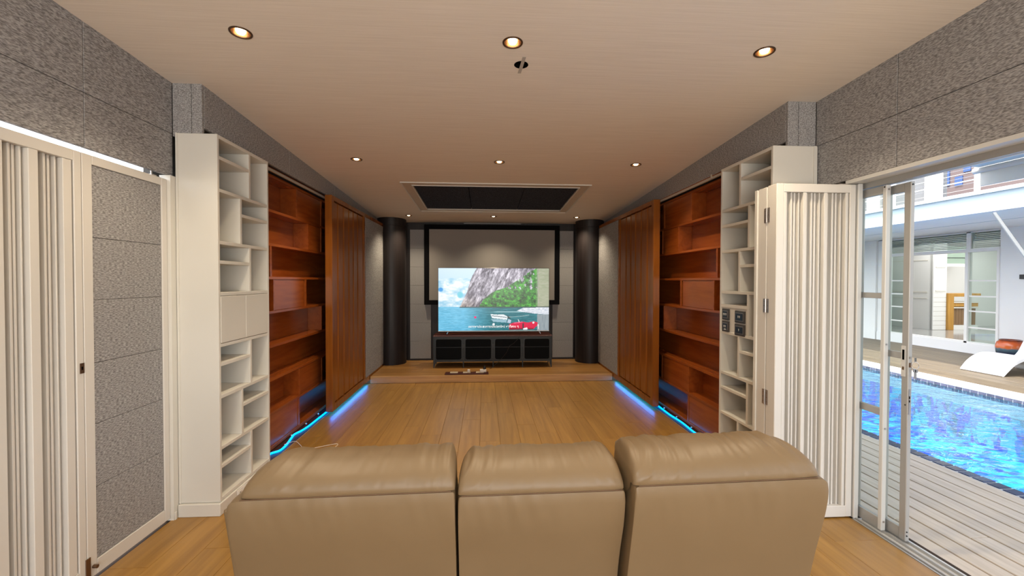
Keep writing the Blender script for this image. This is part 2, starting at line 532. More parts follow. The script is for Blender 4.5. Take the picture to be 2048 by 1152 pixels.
# ceiling with round openings for the lamps and one rectangular recess
LAMPS = [(-1.234, 2.31), (0.148, 2.31), (1.529, 2.31), (-1.231, 4.30), (0.146, 4.30), (1.517, 4.30),
         (-1.213, 7.09), (0.148, 7.09), (1.513, 7.09)]
HOLE = (0.211, 2.525)
def ceiling():
    bm = bmesh.new()
    def loop(pts):
        vs = [bm.verts.new((p[0], p[1], zc(p[1]))) for p in pts]
        for i in range(len(vs)):
            bm.edges.new((vs[i], vs[(i + 1) % len(vs)]))
    loop([(-2.2, YB - 0.1), (2.5, YB - 0.1), (2.5, 7.95), (-2.2, 7.95)])
    loop([(-0.945, 5.10), (1.24, 5.10), (1.24, 6.675), (-0.945, 6.675)])
    for (x, y), r in [(p, 0.046) for p in LAMPS] + [(HOLE, 0.041)]:
        loop([(x + r * math.cos(2 * math.pi * k / 28), y + r * math.sin(2 * math.pi * k / 28)) for k in range(28)])
    bmesh.ops.triangle_fill(bm, use_beauty=True, edges=bm.edges[:])
    bmesh.ops.recalc_face_normals(bm, faces=bm.faces)
    me = bpy.data.meshes.new('ceiling')
    bm.to_mesh(me); bm.free()
    me.materials.append(M['ceiling'])
    o = bpy.data.objects.new('ceiling', me)
    COL.objects.link(o)
    WL[o] = Vector((0, 0, 0))
    tag(o, 'beige linen-textured ceiling sloping down towards the projection screen', 'ceiling', kind='structure')
    return o
ceil = ceiling()
B('roof_slab', M['wall_base'], ceil, -2.35, 2.62, YB - 0.2, 8.0, 3.02, 3.2)
# recessed acoustic panel in the ceiling
rec = empty('ceiling_panel', (0.15, 5.9, 2.56), 'dark acoustic panel set in a beige frame in the ceiling', 'panel')
def slab_sloped(m, x0, x1, y0, y1, d0, d1):
    """box that follows the ceiling slope; d = height above the ceiling plane"""
    return m.add([(x, y, zc(y) + d) for d in (d0, d1) for (x, y) in ((x0, y0), (x1, y0), (x1, y1), (x0, y1))],
                 [(0, 3, 2, 1), (4, 5, 6, 7), (0, 1, 5, 4), (1, 2, 6, 5), (2, 3, 7, 6), (3, 0, 4, 7)])
for nm, a in (('frame', (-0.955, 1.25, 5.09, 5.205)), ('frame', (-0.955, 1.25, 6.565, 6.685)), ('frame', (-0.955, -0.845, 5.205, 6.565)), ('frame', (1.14, 1.25, 5.205, 6.565))):
    slab_sloped(MB(), *a, -0.004, 0.03).build(nm, M['ceiling_trim'], rec)
for a in ((-0.97, 1.265, 5.078, 5.092), (-0.97, 1.265, 6.683, 6.697), (-0.97, -0.955, 5.092, 6.683), (1.25, 1.265, 5.092, 6.683)):
    slab_sloped(MB(), *a, -0.012, 0.0).build('outer_lip', M['white'], rec)
for a in ((-0.855, 1.15, 5.197, 5.211), (-0.855, 1.15, 6.557, 6.571), (-0.855, -0.841, 5.211, 6.557), (1.136, 1.15, 5.211, 6.557)):
    slab_sloped(MB(), *a, -0.012, -0.003).build('inner_lip', M['white'], rec)
for a in ((-0.84, -0.195), (-0.188, 0.487), (0.493, 1.136)):
    slab_sloped(MB(), a[0], a[1], 5.211, 6.557, 0.006, 0.03).build('felt_panel', M['felt_dark'], rec)
slab_sloped(MB(), -0.86, 1.155, 5.19, 6.58, 0.032, 0.04).build('backing', M['hole'], rec)

# side walls: backing plus felt panels hung as separate boards
wl_ = MB()
wl_.box(-2.12, -2.07, 2.86, 7.95, -0.1, 3.02)
wl_.box(-2.12, -1.797, 2.895, 7.95, 2.475, 3.02)
wl_.box(-2.02, -1.975, YB, 2.87, 2.19, 3.02)
wl_.box(-2.10, -1.95, YB - 0.1, 1.66, -0.1, 2.145)
wall_left = wl_.build('wall_left', M['wall_base'], None, label='left wall faced with grey felt boards above the white doors', cat='wall', kind='structure')
wr_ = MB()
wr_.box(2.315, 2.6, 2.86, 7.95, -0.1, 3.02)
wr_.box(2.097, 2.6, 2.895, 7.95, 2.475, 3.02)
wr_.box(2.297, 2.44, YB, 2.87, 2.135, 3.02)
wr_.box(2.297, 2.44, YB - 0.1, YB + 0.1, -0.1, 2.135)
wr_.box(2.335, 2.390, 2.625, 2.862, 0.0, 2.14)
wall_right = wr_.build('wall_right', M['wall_base'], None, label='right wall faced with grey felt boards above the glass doors', cat='wall', kind='structure')
def felt(parent, *b):
    return MB().cbox(*b, c=0.002).build('felt_panel', M['felt'], parent)
g = 0.0015
ys = [2.87, 2.265, 1.05, -0.15, -1.35, YB]
for a, b_ in zip(ys[1:], ys[:-1]):
    felt(wall_left, XL - 0.025, XL, a + g, b_ - g, 2.148, 2.412)
    felt(wall_left, XL - 0.025, XL, a + g, b_ - g, 2.4155, 3.0)
ys = [2.87, 2.28, 1.07, -0.13, -1.33, YB]
for a, b_ in zip(ys[1:], ys[:-1]):
    felt(wall_right, XR, XR + 0.022, a + g, b_ - g, 2.135, 2.423)
    felt(wall_right, XR, XR + 0.022, a + g, b_ - g, 2.4265, 3.0)
for a, b_ in ((-1.949, -1.8375), (-1.8345, -1.7725)):
    felt(wall_left, a, b_, 2.87, 2.893, 2.40, 3.0)
for a, b_ in ((2.0725, 2.1475), (2.1505, 2.274)):
    felt(wall_right, a, b_, 2.87, 2.893, 2.40, 3.0)
ys = [2.894, 4.1, 5.3, 6.5, 7.7]
for a, b_ in zip(ys[:-1], ys[1:]):
    felt(wall_left, -1.795, -1.772, a + g, b_ - g, 2.462, 3.0)
    felt(wall_right, 2.072, 2.095, a + g, b_ - g, 2.462, 3.0)
# unseen wall behind the camera, its wide opening added for the fill light
wb = MB()
wb.box(-2.1, 2.44, YB - 0.12, YB, -0.1, 0.28)
wb.box(-2.1, 2.44, YB - 0.12, YB, 2.42, 3.02)
wb.box(-2.1, -1.68, YB - 0.12, YB, 0.28, 2.42)
wb.box(1.98, 2.44, YB - 0.12, YB, 0.28, 2.42)
wb.build('wall_rear', M['white'], None, label='unseen white wall behind the viewer, wide opening added for fill light', cat='wall', kind='structure')

# wall behind the screen: espresso laminate, felt boards, skirting
wall_back = B('wall_back', M['espresso'], None, -2.1, 2.35, 7.72, 7.95, -0.1, 3.02, label='dark brown end wall behind the projection screen', cat='wall', kind='structure')
zj = [0.125, 0.435, 0.758, 1.085, 1.412, 1.735, 2.062, 2.388]
for xa, xb in ((-1.295, -0.935), (1.215, 1.588)):
    for a, b_ in zip(zj[:-1], zj[1:]):
        felt(wall_back, xa, xb, 7.70, 7.722, a + g, b_ - g)
felt(wall_back, -0.36, 0.648, 7.70, 7.722, 2.497, 2.6)
B('baseboard_back', M['espresso'], None, -1.34, 1.62, 7.685, 7.70, 0.10, 0.122, label='thin dark skirting along the foot of the end wall', cat='baseboard', kind='structure')
for xa, xb in ((-1.31, -1.296), (-0.934, -0.92), (1.20, 1.214), (1.589, 1.603)):
    B('trim_strip', M['espresso'], wall_back, xa, xb, 7.70, 7.725, 0.122, 2.40)

# stage
stage = B('stage_platform', M['gap'], None, -1.655, 1.925, 6.44, 7.71, 0.0, 0.088, label='low oak stage across the far end of the room', cat='stage', kind='structure')
B('nosing', M['oak_nosing'], stage, -1.655, 1.925, 6.42, 6.4395, 0.0, 0.1005, c=0.003)
xk = [-1.655, -0.62, 0.55, 1.925]
yk = np.linspace(6.441, 7.71, 8)
for j in range(7):
    off = [0, 0.5, -0.35, 0.25, -0.2, 0.4, 0.1][j]
    xs = [-1.655] + [q + off for q in (-0.62, 0.66)] + [1.925]
    for a, b_ in zip(xs[:-1], xs[1:]):
        MB().cbox(a + 0.0006, b_ - 0.0006, yk[j] + 0.0006, yk[j + 1] - 0.0006, 0.088, 0.1, 0.001).build('plank', M['oak_stage'], stage)

# round columns
def column(n, cx, cy_, side):
    r = 0.24
    root = empty('round_column', (cx, cy_, 0.10), 'dark brown round column on the %s end of the stage' % side, 'column', kind='structure')
    MB().lathe([(r, 0.10), (r, 2.405)], cx, cy_, 64).build('shaft', M['espresso'], root, smooth=True)
    MB().lathe([(r + 0.003, 2.408), (r + 0.003, 2.60)], cx, cy_, 64).build('collar', M['espresso'], root, smooth=True)
    return root
column(1, -1.565, 7.478, 'left')
column(2, 1.822, 7.468, 'right')

# ------------------------------------------------------------------ downlights
def downlight(x, y):
    root = bpy.data.objects.new('downlight', None)
    COL.objects.link(root)
    root.location = (x, y, zc(y)); root.rotation_euler = (-SL, 0, 0)
    WL[root] = Vector((0, 0, 0))
    def part(mb, name, mat, smooth=True):
        me = bpy.data.meshes.new(name)
        me.from_pydata(mb.v, [], mb.f)
        me.polygons.foreach_set('use_smooth', [smooth] * len(me.polygons))
        me.materials.append(mat)
        o = bpy.data.objects.new(name, me); COL.objects.link(o); o.parent = root
        return o
    part(MB().lathe([(0.045, 0.004), (0.054, 0.0), (0.053, -0.004), (0.046, -0.005), (0.043, 0.0), (0.045, 0.004)], 0, 0, 36, cap=False), 'trim_ring', M['bronze_ring'])
    part(MB().lathe([(0.045, 0.002), (0.040, 0.020), (0.031, 0.050), (0.031, 0.075)], 0, 0, 36, cap=False), 'reflector', M['reflector'])
    part(MB().lathe([(0.010, -0.007), (0.019, -0.004), (0.024, 0.006), (0.026, 0.060)], 0, 0, 28), 'bulb', M['bulb'])
    ld = bpy.data.lights.new('lamp', 'SPOT')
    ld.energy = LAMP_W
    ld.color = LAMP_COL
    ld.spot_size = R(125); ld.spot_blend = 0.9
    ld.shadow_soft_size = 0.03
    lo = bpy.data.objects.new('lamp', ld); COL.objects.link(lo); lo.parent = root
    lo.location = (0, 0, -0.045)
    return root
def copy_tree(o, parent=None):
    c = o.copy(); COL.objects.link(c)
    if parent is not None: c.parent = parent
    WL[c] = WL.get(o, Vector((0, 0, 0)))
    for ch in list(o.children): copy_tree(ch, c)
    return c
rowname = ['in the ceiling row nearest the viewer', 'in the middle ceiling row', 'in the far ceiling row by the screen', 'in the ceiling over the sofa']
colname = ['leftmost', 'central', 'rightmost']
d0 = None
for i, (x, y) in enumerate(LAMPS):
    if d0 is None:
        d0 = downlight(x, y); o = d0
    else:
        o = copy_tree(d0); o.location = (x, y, zc(y))
    tag(o, '%s small bronze downlight, glowing warm, %s' % (colname[i % 3], rowname[i // 3]), 'downlight', 'bronze downlights in the ceiling')

# open hole with a strip of tape
hl = empty('ceiling_hole', (HOLE[0], HOLE[1], zc(HOLE[1])), 'empty round hole cut in the ceiling beside the central downlight', 'hole')
MB().lathe([(0.041, zc(HOLE[1]) - 0.001), (0.0405, 2.90)], *HOLE, 28, cap=False).build('sleeve', M['hole'], hl)
MB().lathe([(0.041, 2.895), (0.041, 2.90)], *HOLE, 28).build('back_plate', M['hole'], hl)
tp = MB()
slab_sloped(tp, -0.010, 0.010, -0.085, 0.085, 0, 0)
tp = MB()
for (y0, y1) in ((2.44, 2.615),):
    a = []
    for (xx, yy) in ((0.212, y0), (0.231, y0), (0.217, y1), (0.198, y1)):
        a.append((xx, yy, zc(yy) - 0.0015))
    b_ = [(p[0], p[1], p[2] - 0.001) for p in a]
    tp.add(a + b_, [(0, 1, 2, 3), (7, 6, 5, 4), (0, 4, 5, 1), (1, 5, 6, 2), (2, 6, 7, 3), (3, 7, 4, 0)])
tp.build('tape_strip', M['tape'], None, label='grey strip of tape stuck across the round ceiling hole', cat='tape')

# ------------------------------------------------------------------ white bookcases
def bookcase(side):
    s = 1 if side == 'left' else -1            # direction in which the fronts face
    fx = -1.68 if side == 'left' else 1.952
    bx_ = -1.927 if side == 'left' else 2.268
    dy = 0 if side == 'left' else -0.021
    Y0, Y1 = 2.865 + dy, 3.515 + dy
    t = 0.022
    root = empty('white_bookcase', ((fx + bx_) / 2, (Y0 + Y1) / 2, 0),
                 'tall white bookcase of staggered cubbies on the left, two small doors' if side == 'left'
                 else 'tall white bookcase of staggered cubbies on the right, holding four switches', 'bookcase', 'white bookcases')
    w = M['white']
    inner = fx - s * 0.0
    B('side_panel', w, root, bx_, fx, Y0, Y0 + t, 0.082, 2.42, c=0.002)
    B('side_panel', w, root, bx_, fx, Y1 - t, Y1, 0.082, 2.42, c=0.002)
    B('top_panel', w, root, bx_, fx, Y0 + t, Y1 - t, 2.397, 2.4195, c=0.0015)
    B('back_panel', w, root, bx_, bx_ + s * 0.012, Y0 + t, Y1 - t, 0.082, 2.397)
    B('plinth', w, root, bx_, fx + s * 0.010, Y0 - 0.020, Y1, 0.0, 0.080, c=0.003)
    ba = bx_ + s * 0.0125
    T = [0.105, 0.432, 0.762, 1.092, 1.420, 1.750, 2.082]
    for z in T:
        B('shelf', w, root, ba, fx - s * 0.001, Y0 + t, Y1 - t, z - t, z, c=0.0015)
    D1, D2 = (3.235 + dy, 3.259 + dy), (3.119 + dy, 3.143 + dy)
    tops = T[1:] + [2.419]
    for i in range(7):
        z0, z1 = T[i], tops[i] - t
        if i == 3:
            if side == 'left':
                d = D2[0] + 0.062
                for a, b_ in ((Y0 + t + 0.003, d - 0.0015), (d + 0.0015, Y1 - t - 0.003)):
                    B('door', w, root, fx - s * 0.018, fx + s * 0.001, a, b_, z0 + 0.003, z1 - 0.003, c=0.002)
            else:
                B('divider', w, root, ba, fx - s * 0.001, D2[0], D2[1], z0, z1)
                B('shelf', w, root, ba, fx - s * 0.001, D2[1], Y1 - t, 1.288, 1.310)
                B('switch_board', w, root, fx + 0.006, fx + 0.022, D2[1], Y1 - t, z0, 1.288)
            continue
        near = i % 2 == 0
        dv = D1 if near else D2
        zs = z0 + (0.207 if i != 4 else 0.205)
        B('divider', w, root, ba, fx - s * 0.001, dv[0], dv[1], z0, z1, c=0.0015)
        if near:
            B('shelf', w, root, ba, fx - s * 0.001, Y0 + t, dv[0], zs - t, zs, c=0.0015)
        else:
            B('shelf', w, root, ba, fx - s * 0.001, dv[1], Y1 - t, zs - t, zs, c=0.0015)
    # slim corner bead on the wall side of the near end
    B('bead', w, root, bx_ + (0.0 if s > 0 else -0.03), bx_ + s * 0.012 + (0 if s > 0 else 0.0), Y0 - 0.006, Y0 - 0.0005, 0.082, 2.42)
    return root
bookcase('left')
bookcase('right')

# wall switches on the right bookcase
def switch(y0, y1, z0, z1, marks, label):
    x = 1.958
    root = empty('light_switch', (x, (y0 + y1) / 2, (z0 + z1) / 2), label, 'switch', 'dark wall switches')
    B('plate', M['switch_frame'], root, x - 0.010, x, y0, y1, z0, z1, c=0.003)
    e = 0.014
    B('inner_frame', M['switch_inner'], root, x - 0.0125, x - 0.0102, y0 + e, y1 - e, z0 + e, z1 - e)
    e = 0.021
    B('rocker', M['switch_face'], root, x - 0.015, x - 0.0127, y0 + e, y1 - e, z0 + e, z1 - e)
    yc, zm = (y0 + y1) / 2, (z0 + z1) / 2
    for k in range(marks):
        yy = yc + (k - (marks - 1) / 2) * 0.019
        m = MB().prism([(yy - 0.004, zm + 0.008), (yy + 0.006, zm + 0.010), (yy + 0.003, zm - 0.004), (yy + 0.001, zm - 0.010), (yy - 0.002, zm - 0.004)], 'x', x - 0.0162, x - 0.0151)
        m.build('toggle', M['plastic_white'], root)
switch(3.352, 3.452, 1.186, 1.276, 3, 'upper far wall switch with three toggles on the bookcase')
switch(3.140, 3.272, 1.178, 1.272, 2, 'upper near wall switch with two toggles on the bookcase')
switch(3.352, 3.452, 1.090, 1.178, 2, 'lower far wall switch with two toggles and a pale tag')
switch(3.140, 3.272, 1.080, 1.170, 1, 'lower near wall switch with one toggle on the bookcase')
_sw = [o for o in bpy.data.objects if o.name.startswith('light_switch')][2]
B('tag', M['alu_light'], _sw, 1.958 - 0.0162, 1.958 - 0.0151, 3.385, 3.410, 1.106, 1.116)

# outlet on the left plinth
ol = empty('wall_outlet', (-1.67, 3.10, 0.04), 'white double socket outlet on the plinth of the left bookcase', 'outlet')
B('plate', M['plastic_white'], ol, -1.669, -1.664, 3.03, 3.155, 0.014, 0.074, c=0.002)
for yy in (3.06, 3.115):
    B('socket', M['plastic_white'], ol, -1.664, -1.662, yy - 0.018, yy + 0.018, 0.026, 0.062)
    for dz in (-0.008, 0.008):
        B('slot', M['plastic_black'], ol, -1.662, -1.6612, yy - 0.006, yy + 0.006, 0.044 + dz - 0.0015, 0.044 + dz + 0.0015)

# ------------------------------------------------------------------ cherry shelf units
def cherry(side):
    s = 1 if side == 'left' else -1
    fx = -1.87 if side == 'left' else 2.13
    bx_ = fx - s * 0.17
    Y0 = 3.522 if side == 'left' else 3.502
    Y1 = 6.30
    t = 0.024
    root = empty('cherry_shelf_unit', ((fx + bx_) / 2, 4.9, 0), 'cherry wood shelf unit built along the %s wall behind a sliding panel' % side, 'shelves', 'cherry shelf units')
    c = M['cherry']
    B('back_panel', c, root, bx_, bx_ + s * 0.012, Y0, Y1, 0.0, 2.43)
    ba = bx_ + s * 0.0125
    Z = [0.033, 0.333, 0.631, 0.927, 1.228, 1.530, 1.824, 2.122, 2.431]
    for z in Z:
        B('shelf', c, root, ba, fx, Y0 + t, Y1 - t, z - t if z > 0.1 else 0.0, z, c=0.0015)
    B('end_panel', c, root, ba, fx, Y0, Y0 + t, 0.0, 2.431)
    B('end_panel', c, root, ba, fx, Y1 - t, Y1, 0.0, 2.431)
    def div(row, y0, y1):   # row 1 is the top
        z0, z1 = Z[8 - row], Z[9 - row] - t
        B('divider', c, root, ba, fx - s * 0.0015, y0, y1, z0, z1, c=0.0015)
    def closed(row, y0, y1):
        z0, z1 = Z[8 - row], Z[9 - row] - t
        B('door', c, root, fx - s * 0.022, fx - s * 0.006, y0 + 0.001, y1 - 0.001, z0 + 0.001, z1 - 0.001, c=0.002)
    if side == 'left':
        div(1, 4.475, 4.505); closed(1, 4.505, 5.130); div(1, 5.13, 5.165)
        div(2, 4.765, 4.790); closed(2, 4.790, 5.130); div(2, 5.13, 5.155)
        div(3, 3.937, 3.968)
        div(4, 3.995, 4.017); closed(4, 4.017, 4.659); div(4, 4.686, 4.714)
        div(5, 5.135, 5.158)
        div(7, 4.518, 4.545); closed(7, 4.545, 5.135); div(7, 5.135, 5.158)
        closed(8, Y0 + t, 4.490); div(8, 4.490, 4.528)
    else:
        div(1, 4.367, 4.396); closed(1, 4.396, 5.045); div(1, 5.045, 5.085)
        div(2, 4.672, 4.710); closed(2, 4.710, 5.095); div(2, 5.095, 5.119)
        div(3, 3.858, 3.886)
        div(4, 3.914, 3.936); closed(4, 3.936, 4.563); div(4, 4.592, 4.620)
        div(5, 5.045, 5.072)
        div(7, 4.402, 4.424); closed(7, 4.424, 5.085); div(7, 5.085, 5.108)
        closed(8, Y0 + t, 4.397); div(8, 4.397, 4.426)
    # hanging rail above, half hidden by the sliding panel
    B('hanging_rail', M['rail'], root, fx + s * 0.035, fx + s * 0.055, Y0, 6.6, 2.433, 2.455, c=0.002)
    B('rail_cover', M['cherry'], root, fx + s * 0.02, fx + s * 0.055, Y0, 6.6, 2.4555, 2.461)
    yb = 3.60 if side == 'left' else 3.863
    B('rail_stop', M['rail'], root, fx + s * 0.0555, fx + s * 0.062, yb, yb + 0.02, 2.435, 2.475)
    for yy in (4.28, 4.62, 4.95):
        MB().lathe([(0.010, 0.0), (0.012, 0.010), (0.007, 0.020)], fx + s * 0.022, yy, 12).build('rope_clip', M['chrome'], root, smooth=True)
    return root
cherry('left')
cherry('right')

# ------------------------------------------------------------------ sliding panels
def sliding_panel(side):
    s = 1 if side == 'left' else -1
    fx = -1.66 if side == 'left' else 1.932
    bx_ = fx - s * 0.075
    root = empty('sliding_panel', ((fx + bx_) / 2, 6.1, 0.05), 'orange brown wooden sliding panel with vertical boards and grey felt, %s side' % side, 'panel', 'sliding wooden panels')
    w = M['panelwood']
    Y0, Y1 = 4.872, 7.345
    B('near_stile', w, root, bx_, fx, Y0, 4.942, 0.052, 2.432, c=0.003)
    B('top_rail', w, root, bx_, fx, 4.9425, Y1, 2.382, 2.432, c=0.002)
    B('bottom_rail', w, root, bx_, fx, 4.9425, Y1, 0.052, 0.125, c=0.002)
    B('backing', w, root, bx_, bx_ + s * 0.03, 4.9425, Y1, 0.1255, 2.3815)
    B('mid_stile', w, root, bx_ + s * 0.031, fx, 6.135, 6.200, 0.1255, 2.3815, c=0.002)
    yb = [4.943, 5.094, 5.300, 5.500, 5.684, 5.873, 6.134]
    for a, b_ in zip(yb[:-1], yb[1:]):
        B('plank', w, root, bx_ + s * 0.031, fx - s * 0.012, a + 0.009, b_ - 0.009, 0.1265, 2.3805, c=0.016)
    zz = [0.127, 0.46, 0.80, 1.14, 1.48, 1.82, 2.10, 2.380]
    for a, b_ in zip(zz[:-1], zz[1:]):
        MB().cbox(bx_ + s * 0.031, fx + s * 0.002, 6.2015, Y1 - 0.002, a + 0.0006, b_ - 0.0006, c=0.001).build('felt_panel', M['felt'], root)
    return root
sliding_panel('left')
sliding_panel('right')

# led ropes
def smooth_path(pts, n=8):
    pts = [Vector(p) for p in pts]
    out = []
    for i in range(len(pts) - 1):
        p0, p1, p2, p3 = pts[max(i - 1, 0)], pts[i], pts[i + 1], pts[min(i + 2, len(pts) - 1)]
        for k in range(n):
            t = k / n
            out.append(0.5 * ((2 * p1) + (-p0 + p2) * t + (2 * p0 - 5 * p1 + 4 * p2 - p3) * t * t + (-p0 + 3 * p1 - 3 * p2 + p3) * t ** 3))
    out.append(pts[-1])
    return out
lp = [(-1.835, 3.70), (-1.835, 3.84), (-1.788, 3.911), (-1.791, 4.042), (-1.817, 4.195), (-1.835, 4.311), (-1.812, 4.407), (-1.795, 4.534), (-1.79, 4.754), (-1.785, 5.03), (-1.78, 5.6), (-1.78, 6.35)]
rp_ = [(2.09, 3.62), (2.087, 3.85), (2.07, 4.15), (2.083, 4.45), (2.068, 4.72), (2.075, 5.05), (2.07, 5.6), (2.07, 6.35)]
for pts, sd in ((lp, 'left'), (rp_, 'right')):
    MB().tube(smooth_path([(x, y, 0.006) for x, y in pts]), 0.0095, 10).build('led_rope', M['led'], None, smooth=True,
        label='glowing blue light rope lying in the %s floor channel' % sd, cat='light rope', group='blue light ropes')
    xs = -1.752 if sd == 'left' else 2.022
    # brighter led tape stuck under the sliding panel's rear edge
    xx = -1.690 if sd == 'left' else 1.962
    B('led_tape', M['ledglow'], None, xx - 0.006, xx + 0.006, 4.90, 6.38, 0.047, 0.0515, label='blue led tape stuck underneath the %s sliding panel' % sd, cat='light strip', group='blue led tapes')
MB().tube(smooth_path([(-1.80, 4.02, 0.018), (-1.74, 4.10, 0.016), (-1.66, 4.03, 0.004), (-1.58, 3.93, 0.003), (-1.47, 3.99, 0.003), (-1.36, 4.05, 0.003), (-1.33, 4.03, 0.003), (-1.335, 3.98, 0.003)]), 0.0022, 6).build(
    'thin_cable', M['plastic_white'], None, smooth=True, label='thin pale cable trailing from the left light rope onto the floor', cat='cable')

# ------------------------------------------------------------------ projection screen
ps = empty('projection_screen', (0.143, 7.68, 1.08), 'wide grey projection screen with a black velvet border on the end wall', 'screen')
yf, yr = 7.60, 7.698
B('border', M['black_velvet'], ps, -1.039, 1.324, yf, yr, 2.387, 2.468, c=0.004)
B('border', M['black_velvet'], ps, -1.039, 1.324, yf, yr, 1.079, 1.159, c=0.004)
B('border', M['black_velvet'], ps, -1.039, -0.954, yf, yr, 1.159, 2.387, c=0.004)
B('border', M['black_velvet'], ps, 1.236, 1.324, yf, yr, 1.159, 2.387, c=0.004)
B('fabric', M['screen_grey'], ps, -0.954, 1.236, yf + 0.012, yf + 0.02, 1.159, 2.387)

# ------------------------------------------------------------------ television
TVY = 7.10
tx0, tx1, tz0, tz1 = -0.743, 1.061, 0.682, 1.701
tv = empty('television', (0.159, TVY + 0.03, 0.622), 'large flat television showing a fjord, standing on the black cabinet', 'television')
B('body', M['tv_black'], tv, tx0 - 0.006, tx1 + 0.006, TVY + 0.004, TVY + 0.05, tz0 - 0.016, tz1 + 0.006, c=0.003)
B('bottom_bezel', M['steel'], tv, tx0 - 0.004, tx1 + 0.004, TVY + 0.0005, TVY + 0.0038, tz0 - 0.012, tz0 - 0.001)
for fxx, sgn in ((-0.60, 1), (0.915, -1)):
    MB().tube(smooth_path([(fxx + 0.03 * sgn, TVY + 0.025, tz0 - 0.015), (fxx + 0.005 * sgn, TVY - 0.01, 0.652), (fxx, TVY - 0.05, 0.6305)]), [0.010] * 8 + [0.008] * 9, 8).build('foot', M['chrome'], tv, smooth=True)

def paint():
    Wp, Hp = 330, 188
    px = np.linspace(0, 1583, Wp)[None, :].repeat(Hp, 0) + 122
    py = np.linspace(0, 905, Hp)[:, None].repeat(Wp, 1) + 115
    rng = np.random.RandomState(3)
    def nz(cx, cy_, ang=0.0, octs=3):
        out = np.zeros((Hp, Wp)); amp = 1.0; tot = 0
        ca, sa = math.cos(ang), math.sin(ang)
        u = (px * ca + py * sa); v = (-px * sa + py * ca)
        for o in range(octs):
            gx, gy = cx / 2 ** o, cy_ / 2 ** o
            a, b_ = u / gx, v / gy
            a = a - a.min(); b_ = b_ - b_.min()
            lat = rng.rand(int(b_.max()) + 3, int(a.max()) + 3)
            i, j = a.astype(int), b_.astype(int)
            fa, fb = a - i, b_ - j
            fa = fa * fa * (3 - 2 * fa); fb = fb * fb * (3 - 2 * fb)
            val = (lat[j, i] * (1 - fa) + lat[j, i + 1] * fa) * (1 - fb) + (lat[j + 1, i] * (1 - fa) + lat[j + 1, i + 1] * fa) * fb
            out += val * amp; tot += amp; amp *= 0.6
        return out / tot
    def inside(poly):
        m = np.zeros((Hp, Wp), bool)
        n = len(poly)
        for i in range(n):
            (x1, y1), (x2, y2) = poly[i], poly[(i + 1) % n]
            c = ((y1 > py) != (y2 > py))
            xi = (x2 - x1) * (py - y1) / ((y2 - y1) if y2 != y1 else 1e-9) + x1
            m ^= c & (px < xi)
        return m
    def mixc(a, b_, t):
        return np.array(a)[None, None, :] * (1 - t[..., None]) + np.array(b_)[None, None, :] * t[..., None]
    cl = lambda t: np.clip(t, 0, 1)
    img = mixc((186, 222, 250), (214, 236, 252), cl(1 - (py - 115) / 300))
    gl = nz(90, 50)
    far = py > 250 + 30 * nz(200, 200)
    g2 = mixc((150, 205, 232), (240, 248, 252), cl((gl - 0.25) * 2.2))
    img = np.where(far[..., None], g2, img)
    for (cx, cyy, rx, ry, c) in ((155, 425, 40, 35, (40, 150, 225)), (430, 500, 48, 55, (110, 205, 225))):
        t = cl(1.6 - 1.6 * (((px - cx) / rx) ** 2 + ((py - cyy) / ry) ** 2))
        img = img * (1 - t[..., None]) + np.array(c) * t[..., None]
    cliff = inside([(668, 110), (600, 230), (560, 330), (530, 460), (470, 580), (422, 690), (1720, 690), (1720, 110)])
    r1 = nz(26, 120, 0.45); r2 = nz(14, 30, 0.3)
    rock = mixc((88, 82, 98), (232, 226, 238), cl((r1 * 0.6 + r2 * 0.4 - 0.30) * 2.6))
    warm = cl((py - 480) / 220) * cl((760 - px) / 260)
    rock = rock * (1 - 0.45 * warm[..., None]) + np.array((150, 128, 92)) * 0.45 * warm[..., None]
    crack = cl((0.40 - nz(30, 90, 0.5)) * 8)
    rock = rock * (1 - 0.6 * crack[..., None]) + np.array((50, 46, 60)) * 0.6 * crack[..., None]
    img = np.where(cliff[..., None], rock, img)
    veg = inside([(700, 665), (770, 560), (880, 470), (960, 430), (1100, 390), (1180, 330), (1300, 265), (1400, 180), (1470, 140), (1535, 112), (1545, 690), (700, 690)])
    edge = nz(40, 40)
    veg2 = veg & ~((edge > 0.62) & (py < 420))
    v1 = nz(42, 34); v2 = nz(12, 12)
    grn = mixc((10, 52, 22), (86, 196, 62), cl((v1 * 0.65 + v2 * 0.35 - 0.30) * 2.4))
    img = np.where(veg2[..., None], grn, img)
    strip = (px > 1530) & (py < 690)
    t = cl((px - 1500) / 60)
    sc = mixc((150, 160, 128), (190, 190, 168), nz(60, 20))
    img = np.where(cliff[..., None], img * (1 - t[..., None]) + sc * t[..., None], img)  # pale right edge: reflection on the screen painted into the picture
    wat = py > 672
    wt = cl((px - 480) / 420)
    w1 = nz(120, 10); w2 = nz(50, 6)
    wc = mixc((128, 206, 238), (84, 178, 216), w1) * (1 - wt[..., None]) + mixc((14, 96, 108), (60, 140, 150), cl(w1 * 1.3 - .2)) * wt[..., None]
    wc = wc + ((w2 - 0.5) * 50)[..., None]
    img = np.where(wat[..., None], wc, img)
    dk = cl(1 - abs(py - 680) / 14) * (px > 425)
    img = img * (1 - 0.75 * dk[..., None]) + np.array((40, 44, 40)) * 0.75 * dk[..., None]
    st = cl(1 - abs(py - 748) / 8) * cl((px - 820) / 150) * cl((1500 - px) / 100)
    img = img * (1 - st[..., None]) + np.array((215, 240, 244)) * st[..., None]
    sh = inside([(1240, 735), (1330, 690), (1710, 682), (1710, 790), (1500, 775)])
    img = np.where(sh[..., None], mixc((190, 200, 214), (246, 248, 252), cl(nz(30, 14) * 1.6 - .3)), img)
    rr = (px > 1535) & (py > 785)
    img = np.where(rr[..., None], mixc((128, 142, 150), (168, 178, 182), nz(16, 120)), img)  # lower right part of the screen reflection, painted in as well
